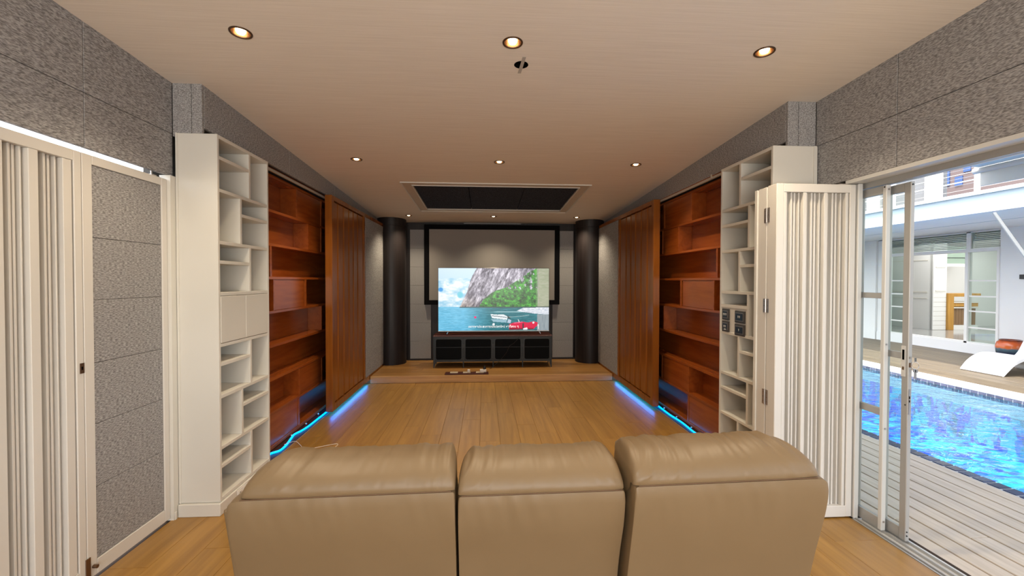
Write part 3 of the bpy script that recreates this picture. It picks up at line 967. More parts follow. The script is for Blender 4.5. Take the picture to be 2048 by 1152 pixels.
    def poly(c, pts):
        nonlocal img
        img = np.where(inside(pts)[..., None], np.array(c, float), img)
    poly((150, 190, 205), [(870, 850), (1100, 862), (1090, 905), (900, 890)])
    poly((236, 244, 246), [(862, 780), (960, 788), (1050, 786), (1108, 815), (1100, 862), (990, 850), (885, 838)])
    poly((70, 90, 100), [(880, 800), (960, 806), (1095, 826), (1095, 834), (960, 816), (882, 810)])
    poly((30, 60, 66), [(1105, 800), (1150, 835), (1150, 850), (1105, 840)])
    poly((190, 205, 225), [(1100, 905), (1120, 850), (1160, 870), (1150, 915)])
    poly((222, 14, 70), [(1128, 930), (1190, 905), (1320, 890), (1400, 905), (1490, 885), (1545, 905), (1535, 950), (1480, 1000), (1130, 1006)])
    poly((255, 110, 150), [(1190, 908), (1320, 892), (1330, 900), (1200, 918)])
    poly((150, 6, 44), [(1135, 975), (1300, 985), (1480, 985), (1480, 1002), (1130, 1008)])
    poly((60, 50, 60), [(1320, 915), (1340, 912), (1345, 1000), (1322, 1000)])
    poly((250, 250, 250), [(1330, 990), (1390, 975), (1400, 1005), (1330, 1008)])
    poly((235, 235, 235), [(1256, 858), (1266, 858), (1282, 898), (1270, 900)])
    poly((250, 250, 250), [(1545, 930), (1560, 930), (1556, 1000), (1548, 1000)])
    for (cx, cyy, r, c) in ((645, 825, 17, (235, 40, 120)), (908, 928, 17, (240, 246, 248)), (1480, 905, 15, (240, 240, 244))):
        t = ((px - cx) ** 2 + (py - cyy) ** 2) < r * r
        img = np.where(t[..., None], np.array(c, float), img)
    ln = cl(1 - abs(py - (822 - (px - 1130) * 0.02 - ((px - 1130) / 300) ** 2 * 22)) / 5) * (px > 1120) * (px < 1420)
    img = img * (1 - ln[..., None]) + np.array((210, 220, 220)) * ln[..., None]
    img = np.clip(img, 0, 255) / 255
    lin_ = np.where(img <= 0.04045, img / 12.92, ((img + 0.055) / 1.055) ** 2.4)
    return lin_, Wp, Hp
def tv_screen():
    img, Wp, Hp = paint()
    xs = np.linspace(tx0, tx1, Wp); zs = np.linspace(tz1, tz0, Hp)
    XX, ZZ = np.meshgrid(xs, zs)
    v = np.stack([XX - WL[tv].x, np.full_like(XX, TVY + 0.003) - WL[tv].y, ZZ - WL[tv].z], -1).reshape(-1, 3)
    idx = np.arange(Wp * Hp).reshape(Hp, Wp)
    f = np.stack([idx[:-1, :-1], idx[1:, :-1], idx[1:, 1:], idx[:-1, 1:]], -1).reshape(-1, 4)
    me = bpy.data.meshes.new('screen')
    me.from_pydata(v.tolist(), [], f.tolist())
    ca = me.color_attributes.new('picture', 'FLOAT_COLOR', 'POINT')
    ca.data.foreach_set('color', np.concatenate([img.reshape(-1, 3), np.ones((Wp * Hp, 1))], 1).astype(np.float32).ravel())
    m, n, l, b = new_mat('tv_picture')
    at = n.new('ShaderNodeVertexColor'); at.layer_name = 'picture'
    b.inputs['Base Color'].default_value = (0.01, 0.01, 0.01, 1)
    b.inputs['Roughness'].default_value = 0.25
    l.new(at.outputs['Color'], b.inputs['Emission Color'])
    b.inputs['Emission Strength'].default_value = 1.0
    me.materials.append(m)
    o = bpy.data.objects.new('screen', me); COL.objects.link(o); o.parent = tv
    o['label'] = 'television picture of a fjord cliff, water and a red boat'
    return o
tv_screen()
fc = bpy.data.curves.new('subtitle', 'FONT')
fc.body = 'อยากหาประสบการณ์แปลกใหม่ หาที่สงบ ๆ'
fc.size = 0.050
fc.align_x = 'CENTER'
fc.fill_mode = 'FRONT'
fo = bpy.data.objects.new('subtitle', fc); COL.objects.link(fo)
fo.parent = tv
fo.rotation_euler = (R(90), 0, 0)
fo.location = (0.152 - WL[tv].x, TVY + 0.0015 - WL[tv].y, 0.733 - WL[tv].z)
fc.materials.append(emit('subtitle_white', (1, 1, 1), 0.95))
_dg = bpy.context.evaluated_depsgraph_get()
_me = bpy.data.meshes.new_from_object(fo.evaluated_get(_dg))
_so = bpy.data.objects.new('subtitle', _me)
COL.objects.link(_so); _so.parent = tv; _so.rotation_euler = fo.rotation_euler; _so.location = fo.location
bpy.data.objects.remove(fo); _so.name = 'subtitle'

# ------------------------------------------------------------------ tv cabinet
cb = empty('tv_cabinet', (0.14, 7.17, 0.1), 'low black metal cabinet with four mesh doors and a dark red top', 'cabinet')
cx0, cx1, cyf, cyb = -0.812, 1.094, 6.99, 7.36
B('top_board', M['redwood'], cb, cx0 - 0.006, cx1 + 0.004, cyf - 0.004, cyb + 0.005, 0.598, 0.620, c=0.003)
B('back_panel', M['blackmetal'], cb, cx0, cx1, cyb - 0.008, cyb, 0.205, 0.597)
B('bottom_panel', M['blackmetal'], cb, cx0 + 0.008, cx1 - 0.008, cyf + 0.004, cyb - 0.0085, 0.195, 0.207)
B('inner_shelf', M['steel'], cb, cx0 + 0.012, cx1 - 0.012, cyf + 0.03, cyb - 0.009, 0.418, 0.430)
B('side_panel', M['blackmetal'], cb, cx0, cx0 + 0.006, cyf + 0.02, cyb - 0.0085, 0.205, 0.597)
B('side_panel', M['blackmetal'], cb, cx1 - 0.006, cx1, cyf + 0.02, cyb - 0.0085, 0.205, 0.597)
B('top_bar', M['blackmetal'], cb, cx0, cx1, cyf, cyf + 0.018, 0.582, 0.5975)
xd = [cx0, -0.334, 0.142, 0.618, cx1]
for i, xx in enumerate(xd):
    a, b_ = (xx, xx + 0.016) if i == 0 else ((xx - 0.016, xx) if i == 4 else (xx - 0.008, xx + 0.008))
    B('leg', M['blackmetal'], cb, a, b_, cyf, cyf + 0.018, 0.1, 0.5815)
    if i in (0, 4):
        sg = 1 if i == 0 else -1
        MB().prism([(xx + sg * 0.017, 0.205), (xx + sg * 0.045, 0.205), (xx + sg * 0.019, 0.12), (xx + sg * 0.017, 0.12)], 'y', cyf + 0.002, cyf + 0.008).build('bracket', M['blackmetal'], cb)
        B('leg', M['blackmetal'], cb, a, b_, cyb - 0.018, cyb - 0.0085, 0.1, 0.2045)
def ring_plate(x0, x1, z0, z1, w, r, y0, y1):
    ix0, ix1, iz0, iz1 = x0 + w, x1 - w, z0 + w, z1 - w
    n = 6
    inn, out = [], []
    for (cx, cz, a0, ox, oz) in ((ix1 - r, iz1 - r, 0, x1, z1), (ix0 + r, iz1 - r, 90, x0, z1), (ix0 + r, iz0 + r, 180, x0, z0), (ix1 - r, iz0 + r, 270, x1, z0)):
        for k in range(n + 1):
            t = R(a0 + 90 * k / n)
            inn.append((cx + r * math.cos(t), cz + r * math.sin(t)))
            out.append((ox, oz))
    m = MB()
    k = len(inn)
    vs = [(p[0], y, p[1]) for y in (y0, y1) for q in (inn, out) for p in q]
    fs = []
    for i in range(k):
        j = (i + 1) % k
        fs += [(i, j, k + j, k + i), (2 * k + i, 3 * k + i, 3 * k + j, 2 * k + j), (i, 2 * k + i, 2 * k + j, j), (k + i, k + j, 3 * k + j, 3 * k + i)]
    bm = bmesh.new()
    bv = [bm.verts.new(v) for v in vs]
    bmesh.ops.remove_doubles(bm, verts=[], dist=1e-6)
    for f in fs:
        u = []
        for i in f:
            if not any((bv[i].co - bv[q].co).length < 1e-6 for q in u): u.append(i)
        if len(u) > 2:
            try: bm.faces.new([bv[i] for i in u])
            except ValueError: pass
    bm.verts.index_update()
    m.add([v.co[:] for v in bm.verts], [[v.index for v in f.verts] for f in bm.faces])
    bm.free()
    return m
for i in range(4):
    a, b_ = xd[i] + (0.018 if i == 0 else 0.010), xd[i + 1] - (0.018 if i == 3 else 0.010)
    dr = ring_plate(a, b_, 0.209, 0.580, 0.022, 0.030, cyf + 0.004, cyf + 0.014).build('door', M['blackmetal'], cb)
    B('mesh_panel', M['mesh'], dr, a + 0.012, b_ - 0.012, cyf + 0.0145, cyf + 0.0165, 0.222, 0.567)
    B('shelf_line', M['blackmetal'], dr, a + 0.024, b_ - 0.024, cyf + 0.0115, cyf + 0.0140, 0.424, 0.430)
    kx = b_ - 0.011 if i in (0, 1) else a + 0.011
    MB().tube([(kx, cyf + 0.0035, 0.406), (kx, cyf - 0.012, 0.406)], 0.007, 10).build('knob', M['plastic_black'], dr, smooth=True)
MB().tube(smooth_path([(0.60, 7.09, 0.632), (0.57, 7.00, 0.626), (0.565, 6.980, 0.610), (0.53, 6.972, 0.55), (0.47, 6.970, 0.49), (0.40, 6.970, 0.44), (0.36, 6.968, 0.35), (0.25, 6.966, 0.22), (0.10, 6.90, 0.104), (0.03, 6.72, 0.104), (0.025, 6.64, 0.116), (0.022, 6.60, 0.150)]), 0.004, 6).build(
    'power_cable', M['plastic_black'], None, smooth=True, label='black power cable hanging from the television across the cabinet front', cat='cable')

# power board on the stage edge
pb = empty('power_board', (-0.26, 6.54, 0.1), 'dark red wooden power board with cream sockets on the stage edge', 'power strip')
B('base', M['redwood'], pb, -0.585, 0.062, 6.47, 6.60, 0.1, 0.118, c=0.003)
for a, b_ in ((-0.509, -0.394), (-0.317, -0.207), (-0.124, -0.008)):
    B('socket_plate', plain('cream_plate', (0.60, 0.50, 0.36), 0.4), pb, a, b_, 6.495, 6.575, 0.1185, 0.126, c=0.002)
B('plug_adapter', M['plastic_white'], None, -0.252, -0.213, 6.51, 6.55, 0.1265, 0.166, c=0.004, label='small white plug adapter standing in the middle socket', cat='adapter')
B('plug_adapter', M['plastic_white'], None, -0.066, 0.030, 6.50, 6.56, 0.1265, 0.166, c=0.004, label='wide white plug adapter on the last socket under a black plug', cat='adapter')
MB().lathe([(0.020, 0.1665), (0.020, 0.19), (0.011, 0.215), (0.006, 0.225)], 0.004, 6.535, 14).build('black_plug', M['plastic_black'], None, smooth=True, label='black power plug pushed into the wide white adapter', cat='plug')

# ------------------------------------------------------------------ folding doors
def fluted(root, pos, u0, u1, z0, z1, ribs, stile=(0.047, 0.040), top=0.052, bot=0.07, th=0.07):
    """pos(u, d) -> (x, y); d = depth behind the face"""
    w = M['whitedoor']
    def pb_(name, ua, ub, da, db, za, zb, mat=w, c=0.0):
        (xa, ya), (xb, yb) = pos(ua, da), pos(ub, db)
        return B(name, mat, root, xa, xb, ya, yb, za, zb, c=c)
    ua, ub = u0 + stile[0], u1 - stile[1]
    pb_('stile', u0, ua, 0, th, z0, z1, c=0.003)
    pb_('stile', ub, u1, 0, th, z0, z1, c=0.003)
    pb_('rail', ua, ub, 0, th, z1 - top, z1 - 0.0005, c=0.002)
    pb_('rail', ua, ub, 0, th, z0, z0 + bot, c=0.002)
    pb_('backing', ua, ub, 0.048, th, z0 + bot, z1 - top, mat=M['whitedoor'])
    za, zb = z0 + bot + 0.0005, z1 - top - 0.0005
    for r0, r1 in ribs:
        pb_('rib', max(r0, ua + 0.0005), min(r1, ub - 0.0005), 0.002, 0.0475, za, zb, c=0.002)
    gaps = [(ribs[i][1], ribs[i + 1][0]) for i in range(len(ribs) - 1)]
    for a, b_ in gaps:
        L = b_ - a
        for k, (fw, dd) in enumerate(((0.008, 0.030), (0.011, 0.018), (0.011, 0.024), (0.008, 0.018))):
            c = a + L * (k + 0.75) / 4.5
            pb_('slat', c - fw / 2, c + fw / 2, dd, 0.0475, za, zb, c=0.0015)
dl = empty('door_1', (-1.985, 1.96, 0.01), 'white fluted folding door leaf at the left edge', 'door', kind='structure')
fluted(dl, lambda u, d: (-1.95 - d, u), 1.675, 2.246, 0.012, 2.119, [(1.7225, 1.762), (1.862, 1.902), (2.002, 2.044), (2.155, 2.1985)], th=0.060)
B('latch', M['steel_brown'], dl, -1.9495, -1.947, 2.222, 2.244, 1.045, 1.095)
B('bolt_hole', M['hole'], dl, -1.947, -1.9465, 2.229, 2.237, 1.062, 1.078)
d2 = empty('door_2', (-1.985, 2.53, 0.01), 'white framed folding door leaf faced with grey felt, left side', 'door', kind='structure')
w = M['whitedoor']
B('stile', w, d2, -1.995, -1.95, 2.249, 2.304, 0.015, 2.119, c=0.003)
B('stile', w, d2, -1.995, -1.95, 2.772, 2.815, 0.015, 2.119, c=0.003)
B('rail', w, d2, -1.995, -1.95, 2.3045, 2.7715, 2.073, 2.1185, c=0.002)
B('rail', w, d2, -1.995, -1.95, 2.3045, 2.7715, 0.015, 0.090, c=0.002)
B('backing', w, d2, -1.995, -1.975, 2.3045, 2.7715, 0.090, 2.073)
zz = [0.091, 0.455, 0.773, 1.081, 1.398, 1.711, 2.072]
for a, b_ in zip(zz[:-1], zz[1:]):
    felt(d2, -1.9745, -1.955, 2.305, 2.771, a + 0.001, b_ - 0.001)
B('hinge', M['steel_brown'], d2, -1.9495, -1.945, 2.236, 2.262, 0.02, 0.125, c=0.001)
MB().tube([(-1.945, 2.275, 0.07), (-1.925, 2.275, 0.07)], 0.009, 10).build('bolt', M['steel_brown'], d2, smooth=True)
B('hanger', M['steel'], d2, -1.985, -1.955, 2.70, 2.74, 2.1195, 2.125)
MB().tube([(-1.97, 2.72, 2.13), (-1.97, 2.72, 2.16)], 0.005, 8).build('hanger_pin', M['steel'], d2)
trim = B('trim_1', M['white'], None, -1.995, -1.930, 2.817, 2.862, 0.0, 2.145, label='white jamb between the felt door and the left bookcase', cat='trim', kind='structure')
B('foot_block', M['white'], trim, -1.9295, -1.922, 2.818, 2.835, 0.0, 0.05, c=0.002)

d3 = empty('door_3', (2.07, 2.63, 0.01), 'white fluted folding door leaf folded open, facing the viewer on the right', 'door', kind='structure')
fluted(d3, lambda u, d: (u, 2.592 + d), 1.806, 2.324, 0.008, 2.106, [(1.8535, 1.873), (1.981, 2.003), (2.117, 2.139), (2.258, 2.276)], th=0.086)
d4 = empty('door_4', (2.05, 2.74, 0.01), 'plain back of the second folded door leaf behind the fluted one', 'door', kind='structure')
B('leaf', M['whitedoor'], d4, 1.806, 2.300, 2.686, 2.772, 0.008, 2.102, c=0.003)
B('edge_strip', M['white'], d4, 1.798, 1.815, 2.7725, 2.80, 0.008, 2.098, c=0.002)
for z0, z1 in ((1.875, 1.967), (1.299, 1.387), (0.708, 0.803)):
    for ya, yb, rt in ((2.655, 2.676, d3), (2.688, 2.709, d4)):
        hn = B('hinge', M['steel'], rt, 1.8035, 1.8058, ya, yb, z0, z1)
        for q in (0.2, 0.5, 0.8):
            B('screw', M['switch_frame'], hn, 1.8028, 1.8034, (ya + yb) / 2 - 0.002, (ya + yb) / 2 + 0.002, z0 + (z1 - z0) * q - 0.002, z0 + (z1 - z0) * q + 0.002)
    MB().tube([(1.801, 2.682, z0), (1.801, 2.682, z1)], 0.004, 8).build('hinge_pin', M['steel'], d3, smooth=True)
B('hanger', M['steel'], d3, 2.23, 2.31, 2.61, 2.65, 2.1065, 2.114)

# ------------------------------------------------------------------ glass sliding doors
hd = B('trim_2', M['alu_light'], None, 2.277, 2.372, YB, 2.62, 2.112, 2.134, label='white soffit board above the glass doors', cat='trim', kind='structure')
B('track_head', M['aluminium'], hd, 2.374, 2.394, YB, 2.62, 2.078, 2.135)
B('track_head', M['aluminium'], hd, 2.398, 2.418, YB, 2.62, 2.078, 2.135)
B('track_head', M['alu_light'], hd, 2.422, 2.475, YB, 2.62, 2.088, 2.135)
jb = B('trim_3', M['alu_light'], None, 2.332, 2.362, 2.583, 2.622, 0.0, 2.11, c=0.003, label='pale aluminium jamb beside the folded fluted door', cat='trim', kind='structure')
sill = B('trim_4', M['alu_light'], None, 2.322, 2.47, YB + 0.1, 2.60, -0.09, -0.008, label='aluminium sill track of the glass doors', cat='trim', kind='structure')
for xa in (2.342, 2.386, 2.432):
    B('track_rib', M['aluminium'], sill, xa, xa + 0.006, YB + 0.1, 2.582, -0.008, 0.006)
B('edge_bar', M['aluminium'], sill, 2.322, 2.332, YB + 0.1, 2.582, -0.008, 0.002)
def slider(n, xa, xb, y0, y1, label, rails, botz, topz, s0, s1):
    root = empty('door_%d' % n, ((xa + xb) / 2, (y0 + y1) / 2, 0.01), label, 'door', kind='structure')
    al = M['aluminium']
    B('stile', M['alu_light'] if n == 5 else al, root, xa, xb, y0, y0 + s0, 0.007, topz, c=0.003)
    B('stile', al, root, xa, xb, y1 - s1, y1, 0.007, topz, c=0.003)
    B('bottom_rail', al, root, xa + 0.003, xb - 0.003, y0 + s0, y1 - s1, 0.007, botz, c=0.002)
    B('top_rail', al, root, xa + 0.003, xb - 0.003, y0 + s0, y1 - s1, topz - 0.05, topz, c=0.002)
    zs = [botz]
    for z0, z1 in rails:
        B('mid_rail', al, root, xa + 0.003, xb - 0.003, y0 + s0, y1 - s1, z0, z1, c=0.002)
        zs += [z0, z1]
    zs.append(topz - 0.05)
    xm = (xa + xb) / 2
    for a, b_ in zip(zs[0::2], zs[1::2]):
        B('pane', M['glass'], root, xm - 0.003, xm + 0.003, y0 + s0, y1 - s1, a, b_)
    return root
g5 = slider(5, 2.372, 2.400, 2.434, 2.615, 'rear glass sliding door leaf with two grey cross rails', [(0.694, 0.737), (1.397, 1.431)], 0.075, 2.072, 0.0262, 0.010)
for z in (2.045, 1.125, 0.62, 0.06):
    MB().tube([(2.386, 2.4345, z), (2.386, 2.4315, z)], 0.006, 10).build('screw', M['steel'], g5)
MB().tube([(2.3725, 2.447, 2.06), (2.3705, 2.447, 2.06)], 0.005, 8).build('screw', M['plastic_black'], g5)
g6 = slider(6, 2.410, 2.435, 2.322, 2.490, 'front glass sliding door leaf with a lock and hanging keys', [(1.052, 1.090)], 0.073, 2.066, 0.041, 0.035)
B('lock_plate', M['alu_light'], g6, 2.4065, 2.4098, 2.337, 2.361, 0.954, 1.130)
B('lock_slot', M['hole'], g6, 2.4055, 2.4064, 2.342, 2.354, 1.05, 1.108)
B('lock_slot', M['steel_brown'], g6, 2.4055, 2.4064, 2.343, 2.354, 0.992, 1.010)
B('lock_bolt', M['steel_brown'], g6, 2.414, 2.428, 2.3175, 2.3218, 1.010, 1.036)
B('strike_plate', M['steel'], g6, 2.414, 2.424, 2.3195, 2.3218, 0.74, 0.885)
B('strike_slot', M['hole'], g6, 2.416, 2.422, 2.3185, 2.3194, 0.83, 0.845)
B('strike_slot', M['hole'], g6, 2.416, 2.422, 2.3185, 2.3194, 0.81, 0.822)
MB().tube([(2.420, 2.3215, 1.066), (2.420, 2.316, 1.066)], 0.006, 10).build('screw', M['steel'], g6)
for z in (0.040, 0.062):
    MB().tube([(2.418, 2.3215, z), (2.418, 2.3185, z)], 0.004, 8).build('screw', M['plastic_black'], g6)
MB().tube([(2.420, 2.3215, 2.05), (2.420, 2.3185, 2.05)], 0.005, 8).build('screw', M['plastic_black'], g6)
MB().tube([(2.4095, 2.335, 0.792), (2.4075, 2.335, 0.792)], 0.004, 8).build('screw', M['plastic_black'], g6)
ky = empty('key_ring', (2.44, 2.31, 0.97), 'ring of keys hanging from the lock of the glass door', 'keys')
rp2 = [(2.441 + 0.017 * math.cos(t), 2.312 - 0.006 * math.cos(t), 1.022 + 0.020 * math.sin(t)) for t in np.linspace(0, 2 * math.pi, 25)]
MB().tube(rp2, 0.0014, 6).build('ring', M['chrome'], ky, smooth=True)
for dx, dz, a in ((0.0, 0.0, 0.06), (0.012, -0.004, -0.10)):
    xx = 2.437 + dx
    MB().box(xx - 0.009, xx + 0.009, 2.3105, 2.3125, 0.984 + dz, 1.002 + dz).box(xx - 0.0032 + a * 0.02, xx + 0.0032 + a * 0.02, 2.3105, 2.3125, 0.948 + dz, 0.984 + dz).build('key', M['steel'], ky)
MB().box(2.436, 2.448, 2.310, 2.313, 1.044, 1.066).build('key_head', M['chrome'], ky)

# ------------------------------------------------------------------ sofa
def sofa():
    root = empty('leather_sofa', (0.156, 1.9, 0.0), 'taupe leather three seat recliner sofa seen from behind', 'sofa')
    lea = M['leather']
    def loft(name, prof, x0, x1, r0, r1, anchor, nu=56, mind=0.25, wr=None, mat=lea, tilt=0.0):
        """prof: closed (y, z) loop; r0, r1: rounding radius at each end"""
        n = len(prof)
        # arc-resample
        P_ = [Vector((p[0], p[1])) for p in prof]
        vs, fs = [], []
        L = x1 - x0
        us = []
        for i in range(nu + 1):
            t = i / nu
            # cluster stations towards both ends
            us.append(x0 + L * (0.5 - 0.5 * math.cos(math.pi * t)))
        for xx in us:
            k = 1.0
            if xx - x0 < r0: k = min(k, max(0, 1 - (1 - (xx - x0) / r0) ** 2.8) ** (1 / 2.8))
            if x1 - xx < r1: k = min(k, max(0, 1 - (1 - (x1 - xx) / r1) ** 2.8) ** (1 / 2.8))
            k = mind + (1 - mind) * k
            sx_ = (xx - x0) / L
            for j, p in enumerate(P_):
                q = Vector(anchor) + (p - Vector(anchor)) * k
                yy, z2 = q
                z2 += tilt * (sx_ - 0.5)
                if wr:
                    dy, dz = wr(xx, yy, z2, sx_, j / n)
                    yy += dy; z2 += dz
                vs.append((xx, yy, z2))
        for i in range(nu):
            fs += [(i * n + j, i * n + (j + 1) % n, (i + 1) * n + (j + 1) % n, (i + 1) * n + j) for j in range(n)]
        fs.append(tuple(range(n))); fs.append(tuple(nu * n + j for j in reversed(range(n))))
        return MB().add(vs, fs).build(name, mat, root, smooth=True)
    def resample(pts, n):
        c = smooth_path([(p[0], p[1], 0) for p in pts + [pts[0]]], 10)
        c = [Vector((q.x, q.y)) for q in c]
        d = [0]
        for a, b_ in zip(c[:-1], c[1:]): d.append(d[-1] + (b_ - a).length)
        out = []
        for i in range(n):
            t = d[-1] * i / n
            k = max(j for j in range(len(d)) if d[j] <= t)
            k = min(k, len(c) - 2)
            f = (t - d[k]) / max(d[k + 1] - d[k], 1e-9)
            q = c[k].lerp(c[k + 1], f)
            out.append((q.x, q.y))
        return out
    secs = [  # shell x0,x1 ; cushion x0,x1 ; seam y, seam z ; crest z ; radii shell ; radii cushion ; tilt
        (-0.838, -0.098, -0.795, -0.098, 1.452, 0.789, 0.878, (0.070, 0.012), (0.150, 0.045), 0.010),
        (-0.088, 0.486, -0.088, 0.482, 1.452, 0.779, 0.872, (0.012, 0.012), (0.060, 0.060), 0.006),
        (0.502, 1.184, 0.498, 1.150, 1.405, 0.822, 0.915, (0.012, 0.070), (0.035, 0.170), 0.012),
    ]
    for i, (a0, a1, c0, c1, ysm, zsm, zcr, rs, rc, tl) in enumerate(secs):
        def wshell(x, y, z, sx, q, i=i, zsm=zsm):
            d = max(0, (z - (zsm - 0.17)) / 0.17)
            w_ = mnoise.noise(Vector((x * 26 + z * 5, z * 3.0, i * 7.0)))
            w2 = mnoise.noise(Vector((x * 7, z * 4, 3 + i)))
            m_ = 0.55 + 0.9 * mnoise.noise(Vector((x * 3.1, 1.7, i * 3.0)))
            tp_ = min(1, max(0, (zsm - z) / 0.03))
            return ((0.0085 * w_ * d * max(m_, 0) + 0.004 * w2) * tp_, 0)
        def wcush(x, y, z, sx, q, i=i, zsm=zsm):
            sk = (sx - 0.5) * 1.6
            w_ = mnoise.noise(Vector((x * 24 + (z - zsm) * 34 * (sk if i != 0 else -0.9 + sx), (z - zsm) * 5, i * 5.0)))
            w2 = mnoise.noise(Vector((x * 9, y * 9, z * 9 + i)))
            ends = 0.55 + 0.85 * abs(2 * sx - 1) ** 1.5 + (0.4 if i == 2 else 0)
            fd_ = min(1, max(0, (z - zsm - 0.006) / 0.03))
            w3 = mnoise.noise(Vector((x * 55 + (z - zsm) * 60 * (sk if i != 0 else -0.9 + sx), (z - zsm) * 9, 9 + i)))
            w_ = 0.6 * w_ + 0.45 * w3 + 0.55 * (0.5 - 2.0 * abs(mnoise.noise(Vector((x * 17 + (z - zsm) * 30 * (sk if i != 0 else -0.9 + sx), (z - zsm) * 4, 21 + i * 4.0)))))
            return ((0.0085 * w_ * ends + 0.004 * w2) * fd_, (0.0075 * w_ * ends + 0.004 * w2) * fd_)
        # back shell, leaning: the foot stands further from the viewer than the top
        dy = ysm - 1.452
        shell = [(ysm + 0.004, zsm - 0.004), (ysm + 0.001, zsm - 0.03), (ysm + 0.017, zsm - 0.12), (ysm + 0.075, 0.48), (ysm + 0.155, 0.14), (ysm + 0.20, 0.09),
                 (ysm + 0.34, 0.10), (ysm + 0.36, 0.30), (ysm + 0.30, 0.55), (ysm + 0.235, zsm - 0.10), (ysm + 0.16, zsm - 0.01), (ysm + 0.06, zsm + 0.002)]
        loft('back_shell', resample(shell, 84), a0, a1, rs[0], rs[1], (ysm + 0.10, zsm - 0.10 if False else 0.45), mind=0.90, wr=wshell, tilt=tl, nu=130)
        h = zcr - zsm
        cush = [(ysm + 0.0035, zsm + 0.0015), (ysm - 0.0005, zsm + 0.016), (ysm + 0.012, zsm + 0.045), (ysm + 0.045, zsm + h * 0.74), (ysm + 0.10, zsm + h * 0.95), (ysm + 0.165, zsm + h), (ysm + 0.235, zsm + h * 0.86),
                (ysm + 0.285, zsm + h * 0.35), (ysm + 0.30, zsm - 0.10), (ysm + 0.27, zsm - 0.22), (ysm + 0.22, zsm - 0.05), (ysm + 0.10, zsm + 0.002)]
        loft('head_cushion', resample(cush, 110), c0, c1, rc[0], rc[1], (ysm + 0.02, zsm + 0.0), mind=0.10, wr=wcush, tilt=tl, nu=150)
        n_ = 24
        sa_, sb_ = (0.045, 0.012) if i == 0 else ((0.012, 0.012) if i == 1 else (0.012, 0.045))
        MB().tube([(a0 + sa_ + (a1 - a0 - sa_ - sb_) * k / n_, ysm + 0.0025, zsm + tl * (k / n_ - 0.5)) for k in range(n_ + 1)], 0.0018, 6).build('seam', M['piping'], root, smooth=True)
    # thin side panels of the frame, slightly outside the shells
    for sg, xo in ((-1, -0.846), (1, 1.168)):
        ytop = 1.452 if sg < 0 else 1.405
        ztop = 0.745 if sg < 0 else 0.760
        pr = [(ytop + 0.020, ztop), (ytop + 0.080, 0.48), (ytop + 0.165, 0.12), (2.32, 0.12), (2.36, 0.20), (2.36, 0.50), (2.30, 0.56), (1.95, 0.58), (1.76, 0.60), (ytop + 0.10, ztop - 0.01)]
        MB().prism(pr, 'x', xo - sg * 0.022, xo + sg * 0.012).build('side_panel', lea, root, bevel=0.008)
    # arms, seats and footrests in front (hidden from this side)
    for a, b_ in ((-0.83, -0.62), (0.97, 1.16)):
        MB().cbox(a, b_, 1.80, 2.30, 0.14, 0.575, 0.04).build('armrest', lea, root, bevel=0.02)
    for a, b_ in ((-0.61, -0.10), (-0.085, 0.483), (0.50, 0.96)):
        MB().cbox(a, b_, 1.80, 2.34, 0.26, 0.45, 0.05).build('seat_cushion', lea, root, bevel=0.02)
        MB().cbox(a, b_, 2.28, 2.34, 0.10, 0.25, 0.02).build('footrest', lea, root)
    B('base_frame', M['plastic_black'], root, -0.78, 1.10, 1.72, 2.26, 0.0, 0.12)
    B('gap_shade_sheet', M['gap_shade'], root, -0.79, 1.10, 1.64, 1.66, 0.12, 0.62)  # dark sheet standing in for the shade between the sofa sections
    return root
sofa()

# ------------------------------------------------------------------ outside: deck, pool, house
ZD = -0.08
deck = B('deck', M['gap'], None, 2.472, 4.05, -4.0, 12.0, -0.3, ZD - 0.026, label='grey composite plank deck between the glass doors and the pool', cat='deck', kind='structure')
dk = [2.478, 2.593, 2.721, 2.854, 2.989, 3.120, 3.249, 3.390, 3.525, 3.657, 3.793, 3.915]
for a, b_ in zip(dk[:-1], dk[1:]):
    off = random.uniform(0, 2)
    ye = [-4.0, 1.4 + off, 4.2 + off, 7.0 + off, 12.0]
    for ya, yb in zip(ye[:-1], ye[1:]):
        MB().cbox(a + 0.006, b_ - 0.006, ya + 0.002, yb - 0.002, ZD - 0.025, ZD, 0.003).build('plank', M['decking'], deck)
pool = empty('swimming_pool', (5.6, 5.5, -0.9), 'swimming pool with bright blue mosaic beyond the deck', 'pool', kind='structure')
bs = MB()
bs.box(4.04, 7.16, 0.0, 12.2, -0.92, -0.85)
bs.box(4.0, 4.045, 0.0, 12.2, -0.85, -0.17)
bs.box(7.15, 7.25, 0.0, 12.2, -0.85, -0.35)
bs.box(4.04, 7.16, 12.2, 12.3, -0.85, -0.1)
bs.box(4.04, 7.16, -0.1, 0.0, -0.85, -0.1)
bs.build('basin', M['pool'], pool)
B('grout_bed', M['grout'], pool, 3.918, 4.04, 0.0, 12.2, -0.169, ZD - 0.006)
B('grout_bed', M['grout'], pool, 7.158, 7.25, 0.0, 12.2, -0.349, -0.092)
B('water', M['water'], pool, 4.046, 7.150, 0.001, 12.199, -0.2, -0.135)
tile_src = None
y = 1.8
while y < 6.6:
    if tile_src is None:
        tile_src = MB().cbox(3.930, 4.032, y + 0.008, y + 0.094, ZD - 0.0055, ZD + 0.001, 0.002).build('tile', M['tile_navy'], pool)
    else:
        inst('tile', tile_src, (3.983, y + 0.051, ZD - 0.0055), pool)
    y += 0.104
t2 = None
y = 4.6
while y < 11.2:
    for r_, z0 in enumerate((-0.132, -0.176)):
        yy = y + (0.052 if r_ else 0)
        if t2 is None:
            t2 = MB().cbox(7.151, 7.1575, yy + 0.005, yy + 0.097, z0, z0 + 0.038, 0.002).build('tile', M['tile_grey'], pool)
        else:
            inst('tile', t2, (7.15425, yy + 0.051, z0), pool)
    y += 0.104
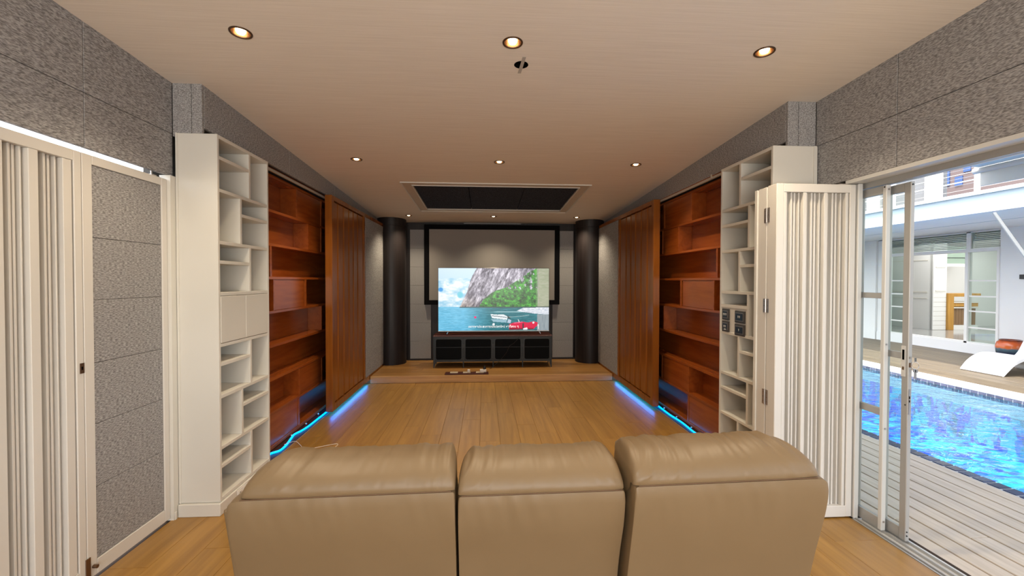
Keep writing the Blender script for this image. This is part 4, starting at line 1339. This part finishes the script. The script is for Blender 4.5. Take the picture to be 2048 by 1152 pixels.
B('coping', M['coping'], pool, 7.152, 7.44, 0.0, 12.2, -0.091, -0.05)
fd = B('terrace', M['gap'], None, 7.455, 10.0, 0.0, 14.0, -0.4, 0.004, label='wooden terrace of the house across the pool', cat='terrace', kind='structure')
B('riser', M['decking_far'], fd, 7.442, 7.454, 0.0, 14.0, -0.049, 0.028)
for k in range(17):
    a = 7.458 + k * 0.145
    for ya, yb in ((0, 3.4 + (k % 3) * 0.9), (3.4 + (k % 3) * 0.9, 8.5 + (k % 4) * 0.7), (8.5 + (k % 4) * 0.7, 14.0)):
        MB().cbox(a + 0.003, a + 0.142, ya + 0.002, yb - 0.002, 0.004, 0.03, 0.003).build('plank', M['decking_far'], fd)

# house
hs = empty('house', (11, 9, 0), 'white house across the pool with glazed doors and a balcony above', 'house')
HX = 9.95
ew = M['extwhite']
def H(name, mat, *b, parent=None, **kw):
    return B(name, mat, parent or hs, *b, **kw)
H('plinth', ew, HX - 0.03, HX + 0.3, 5.0, 10.40, 0.031, 0.235)
H('wall', ew, HX, HX + 0.2, 5.0, 7.80, 0.235, 2.70)
H('wall', ew, HX, HX + 0.2, 7.80, 10.40, 2.515, 2.70)
H('pier', ew, HX - 0.05, HX + 0.3, 10.42, 14.0, 0.031, 2.70)
H('wall', ew, HX, HX + 0.2, 10.22, 10.415, 0.235, 2.70)
sl_ = H('canopy_slab', ew, 7.40, 10.2, 2.0, 14.0, 2.53, 2.665)
H('parapet', M['parapet'], 7.44, 7.60, 2.0, 14.0, 2.666, 2.81)
H('curb', ew, 7.40, 7.62, 2.0, 14.0, 2.811, 2.862)
B('soffit_groove', M['parapet'], hs, 8.6, 8.61, 2.0, 14.0, 2.526, 2.5299)
# glazed opening
fr = M['coping']
for (ya, yb, za, zb) in ((7.80, 10.22, 2.10, 2.17), (8.30, 8.38, 2.17, 2.515), (8.345, 8.40, 0.235, 2.10), (7.80, 7.84, 0.235, 2.10), (7.80, 10.22, 2.495, 2.515),
                         (10.17, 10.22, 0.235, 2.10), (7.84, 10.17, 0.235, 0.268), (9.62, 9.67, 0.268, 2.10)):
    H('window_frame', fr, HX - 0.02, HX + 0.08, ya, yb, za, zb)
for ya, yb in ((7.82, 8.30), (8.38, 10.20)):
    H('transom_pane', M['glass_house'], HX + 0.005, HX + 0.011, ya, yb, 2.17, 2.495)
    m = MB()
    for k in range(9):
        z = 2.19 + k * 0.035
        m.add([(HX + 0.06, ya, z), (HX + 0.06, yb, z), (HX + 0.085, yb, z + 0.024), (HX + 0.085, ya, z + 0.024), (HX + 0.062, ya, z - 0.002), (HX + 0.062, yb, z - 0.002), (HX + 0.087, yb, z + 0.022), (HX + 0.087, ya, z + 0.022)],
              [(0, 1, 2, 3), (7, 6, 5, 4), (0, 4, 5, 1), (1, 5, 6, 2), (2, 6, 7, 3), (3, 7, 4, 0)])
    m.build('blind', M['blind'], hs, kind='stuff')
# right and left glazed leaves with their bars
for ya, yb in ((7.84, 8.345), (9.67, 10.17)):
    H('door_pane', M['glass_house'], HX + 0.025, HX + 0.031, ya, yb, 0.268, 2.10)
    for z in (0.557, 0.893, 1.20, 1.517):
        H('glazing_bar', fr, HX + 0.012, HX + 0.045, ya, yb, z - 0.014, z + 0.014)
# room behind
H('interior_floor', M['greyfloor'], HX + 0.1, 15.0, 5.0, 14.0, 0.15, 0.234)
H('interior_ceiling', M['intwhite'], HX + 0.2, 15.0, 5.0, 14.0, 2.535, 2.6)
area('house_fill', (12.3, 8.5, 2.5), (0, 0, -1), 3.5, 5.0, 170, (1.0, 0.97, 0.92))  # added fill light that brightens the room inside the house
H('panel_wall', M['intwhite'], 11.66, 11.8, 10.70, 13.5, 0.235, 2.53)
H('interior_wall', M['intwhite'], HX + 0.2, 15.0, 13.5, 13.6, 0.235, 2.53)
H('interior_wall', M['intwhite'], 14.6, 14.7, 5.0, 13.5, 0.235, 2.53)
H('interior_wall', M['intwhite'], HX + 0.2, 14.6, 5.0, 5.1, 0.235, 2.53)
for za, zb in ((1.20, 1.235), (1.045, 1.06), (2.05, 2.07)):
    H('moulding', M['white'], 11.645, 11.6595, 10.75, 12.4, za, zb)
zz = np.linspace(0.235, 1.20, 9)
for a, b_ in zip(zz[:-1], zz[1:]):
    MB().cbox(11.66, 12.03, 10.60, 10.63, a + 0.002, b_ - 0.002, c=0.004).build('plank', M['intwhite'], hs)
H('plaster_panel', M['intwhite'], 11.66, 12.03, 10.60, 10.63, 1.202, 2.53)
H('picture_frame', M['white'], 11.72, 11.99, 10.588, 10.5995, 1.24, 1.27)
H('picture_frame', M['white'], 11.72, 11.99, 10.588, 10.5995, 1.86, 1.89)
# far room window with curtains above the counter
H('curtain_wall', M['intwhite'], 12.6, 14.6, 11.45, 11.5, 0.235, 2.53)
for k, (a, c) in enumerate(((12.0, 'white'), (12.10, 'brownwood'), (12.16, 'white'), (12.26, 'coping'), (12.36, 'blind'), (12.42, 'coping'), (12.52, 'blackmetal'), (12.56, 'coping'), (12.66, 'blind'), (12.72, 'coping'))):
    H('curtain', M[c], a, a + 0.055, 11.30 + 0.01 * (k % 2), 11.33 + 0.01 * (k % 2), 1.0, 2.0)
H('green_pane', M['greenglass'], 12.03, 13.0, 10.95, 10.97, 1.98, 2.45)
H('pane_bar', M['blackmetal'], 12.03, 13.0, 10.94, 10.949, 2.13, 2.145)
H('pane_bar', M['blackmetal'], 12.33, 12.345, 10.94, 10.949, 1.98, 2.45)
H('shelf_beam', M['intwhite'], 12.0, 13.0, 10.93, 10.98, 1.90, 1.979)
ct = empty('bar_counter', (12.4, 10.7, 0.235), 'orange wooden bar counter inside the house across the pool', 'counter')
B('upright', M['orange'], ct, 12.035, 12.20, 10.557, 10.95, 0.235, 1.19, c=0.004)
B('top_beam', M['orange'], ct, 12.2005, 12.95, 10.557, 10.95, 1.105, 1.19, c=0.004)
B('ledge', M['white'], ct, 12.2005, 12.95, 10.60, 10.95, 0.94, 0.97)
B('front_beam', M['orange'], ct, 12.2005, 12.95, 10.62, 10.94, 0.845, 0.938)
B('ledge', M['white'], ct, 12.2005, 12.95, 10.60, 10.94, 0.80, 0.83)
for k in range(9):
    a = 12.203 + k * 0.08
    MB().cbox(a, a + 0.076, 10.65, 10.67, 0.36, 0.798, c=0.004).build('board', M['brownwood'], ct)
B('kick_base', M['intwhite'], ct, 12.2005, 12.95, 10.62, 10.94, 0.235, 0.355)
tb = empty('wall_box', (9.94, 7.42, 1.55), 'small black box fixed to the white wall of the house', 'box')
B('case', M['plastic_black'], tb, 9.90, 9.948, 7.36, 7.459, 1.548, 1.632, c=0.004)
# added bar under the slab, imitating a diagonal shadow band
MB().tube([(7.40, 5.885, 2.50), (7.405, 5.52, 1.86), (7.41, 4.80, 0.60), (7.42, 4.47, -0.05)], 0.022, 8).build('canopy_shadow_bar', M['shadow_bar'], None, smooth=True, label='slim grey bar imitating a shadow band below the canopy edge of the house', cat='shadow_bar')
# balcony railing
rl = empty('balcony_railing', (7.5, 7, 2.862), 'white balcony railing with thin horizontal wires over the canopy', 'railing')
for yy in (5.0, 6.15, 6.82, 7.51, 8.3, 9.2, 10.2, 11.2, 12.2):
    B('post', M['coping'], rl, 7.45, 7.50, yy, yy + 0.05, 2.863, 3.60)
for z in (2.93, 3.015, 3.06, 3.12, 3.185, 3.25, 3.33, 3.42):
    MB().tube([(7.475, 2.0, z), (7.475, 14.0, z)], 0.009 if z == 3.06 else 0.004, 6).build('wire', M['coping'] if z in (3.06, 3.185) else M['steel'], rl)
MB().tube([(7.475, 2.0, 3.61), (7.475, 14.0, 3.61)], 0.025, 8).build('handrail', M['coping'], rl)
# upper storey and neighbours
H('upper_wall', M['upper'], 10.5, 10.7, 9.46, 16.0, 2.67, 6.5)
H('upper_window', M['blind'], 10.44, 10.499, 9.62, 9.74, 2.9, 5.0)
H('upper_window', M['blind'], 10.44, 10.499, 10.9, 11.3, 2.9, 4.6)
H('upper_column', M['coping'], 10.35, 10.51, 9.38, 9.47, 2.67, 6.5)
nb = empty('neighbour_building', (16.5, 12, 0), 'pinkish building with blue windows seen behind the balcony railing', 'building')
B('wall', M['pinkwall'], nb, 16.0, 18.0, 8.0, 16.0, 0.0, 7.5)
for ya, yb, za, zb in ((13.64, 13.88, 4.75, 5.05), (14.05, 14.24, 4.8, 5.3), (12.6, 13.05, 4.9, 5.35), (13.4, 13.62, 5.15, 5.5), (14.5, 14.9, 4.8, 5.3)):
    B('window', M['bluewin'], nb, 15.97, 15.999, ya, yb, za, zb)

# awning in front of our own facade
aw = empty('awning', (3.8, 3.2, 2.6), 'cream fabric awning with a rolled front bar above the deck', 'awning')
MB().tube([(5.0, 4.16, 2.625), (5.0, 1.4, 2.625)], 0.030, 14).build('front_bar', M['coping'], aw, smooth=True)
B('valance', M['awning'], aw, 5.0, 5.02, 1.4, 4.105, 2.465, 2.595)
MB().add([(2.5, 1.4, 2.86), (2.5, 4.1, 2.86), (4.98, 4.1, 2.65), (4.98, 1.4, 2.65), (2.5, 1.4, 2.865), (2.5, 4.1, 2.865), (4.98, 4.1, 2.655), (4.98, 1.4, 2.655)],
         [(0, 1, 2, 3), (7, 6, 5, 4), (0, 4, 5, 1), (1, 5, 6, 2), (2, 6, 7, 3), (3, 7, 4, 0)]).build('fabric', M['awning'], aw)

# lounger
def lounger():
    top = [(7.95, 0.045), (8.044, 0.160), (8.150, 0.246), (8.265, 0.302), (8.385, 0.323), (8.60, 0.307), (8.78, 0.265), (8.90, 0.245), (9.0, 0.33), (9.11, 0.52), (9.35, 0.86), (9.42, 0.93)]
    bot = [(9.47, 0.90), (9.30, 0.60), (9.22, 0.20), (9.18, 0.035), (8.98, 0.035), (8.85, 0.16), (8.60, 0.25), (8.385, 0.272), (8.27, 0.245), (8.16, 0.19), (8.06, 0.10), (7.99, 0.033), (7.96, 0.033)]
    a = [(p.x, p.y) for p in smooth_path([(x, z, 0) for x, z in top], 4)]
    b_ = [(p.x, p.y) for p in smooth_path([(x, z, 0) for x, z in bot], 4)]
    m = MB().prism(a + b_, 'y', 6.18, 6.775)
    o = m.build('pool_lounger', M['lounger'], None, label='white moulded chaise lounger curving up on the terrace', cat='lounger', bevel=0.012)
    return o
lounger()
MB().lathe([(0.10, 0.031), (0.15, 0.10), (0.185, 0.22), (0.195, 0.32), (0.175, 0.40), (0.145, 0.43), (0.150, 0.450), (0.130, 0.452), (0.125, 0.40)], 9.50, 7.26, 40).build(
    'glazed_pot', M['pot'], None, smooth=True, label='round glazed pot, orange above and dark blue below, behind the lounger', cat='pot')
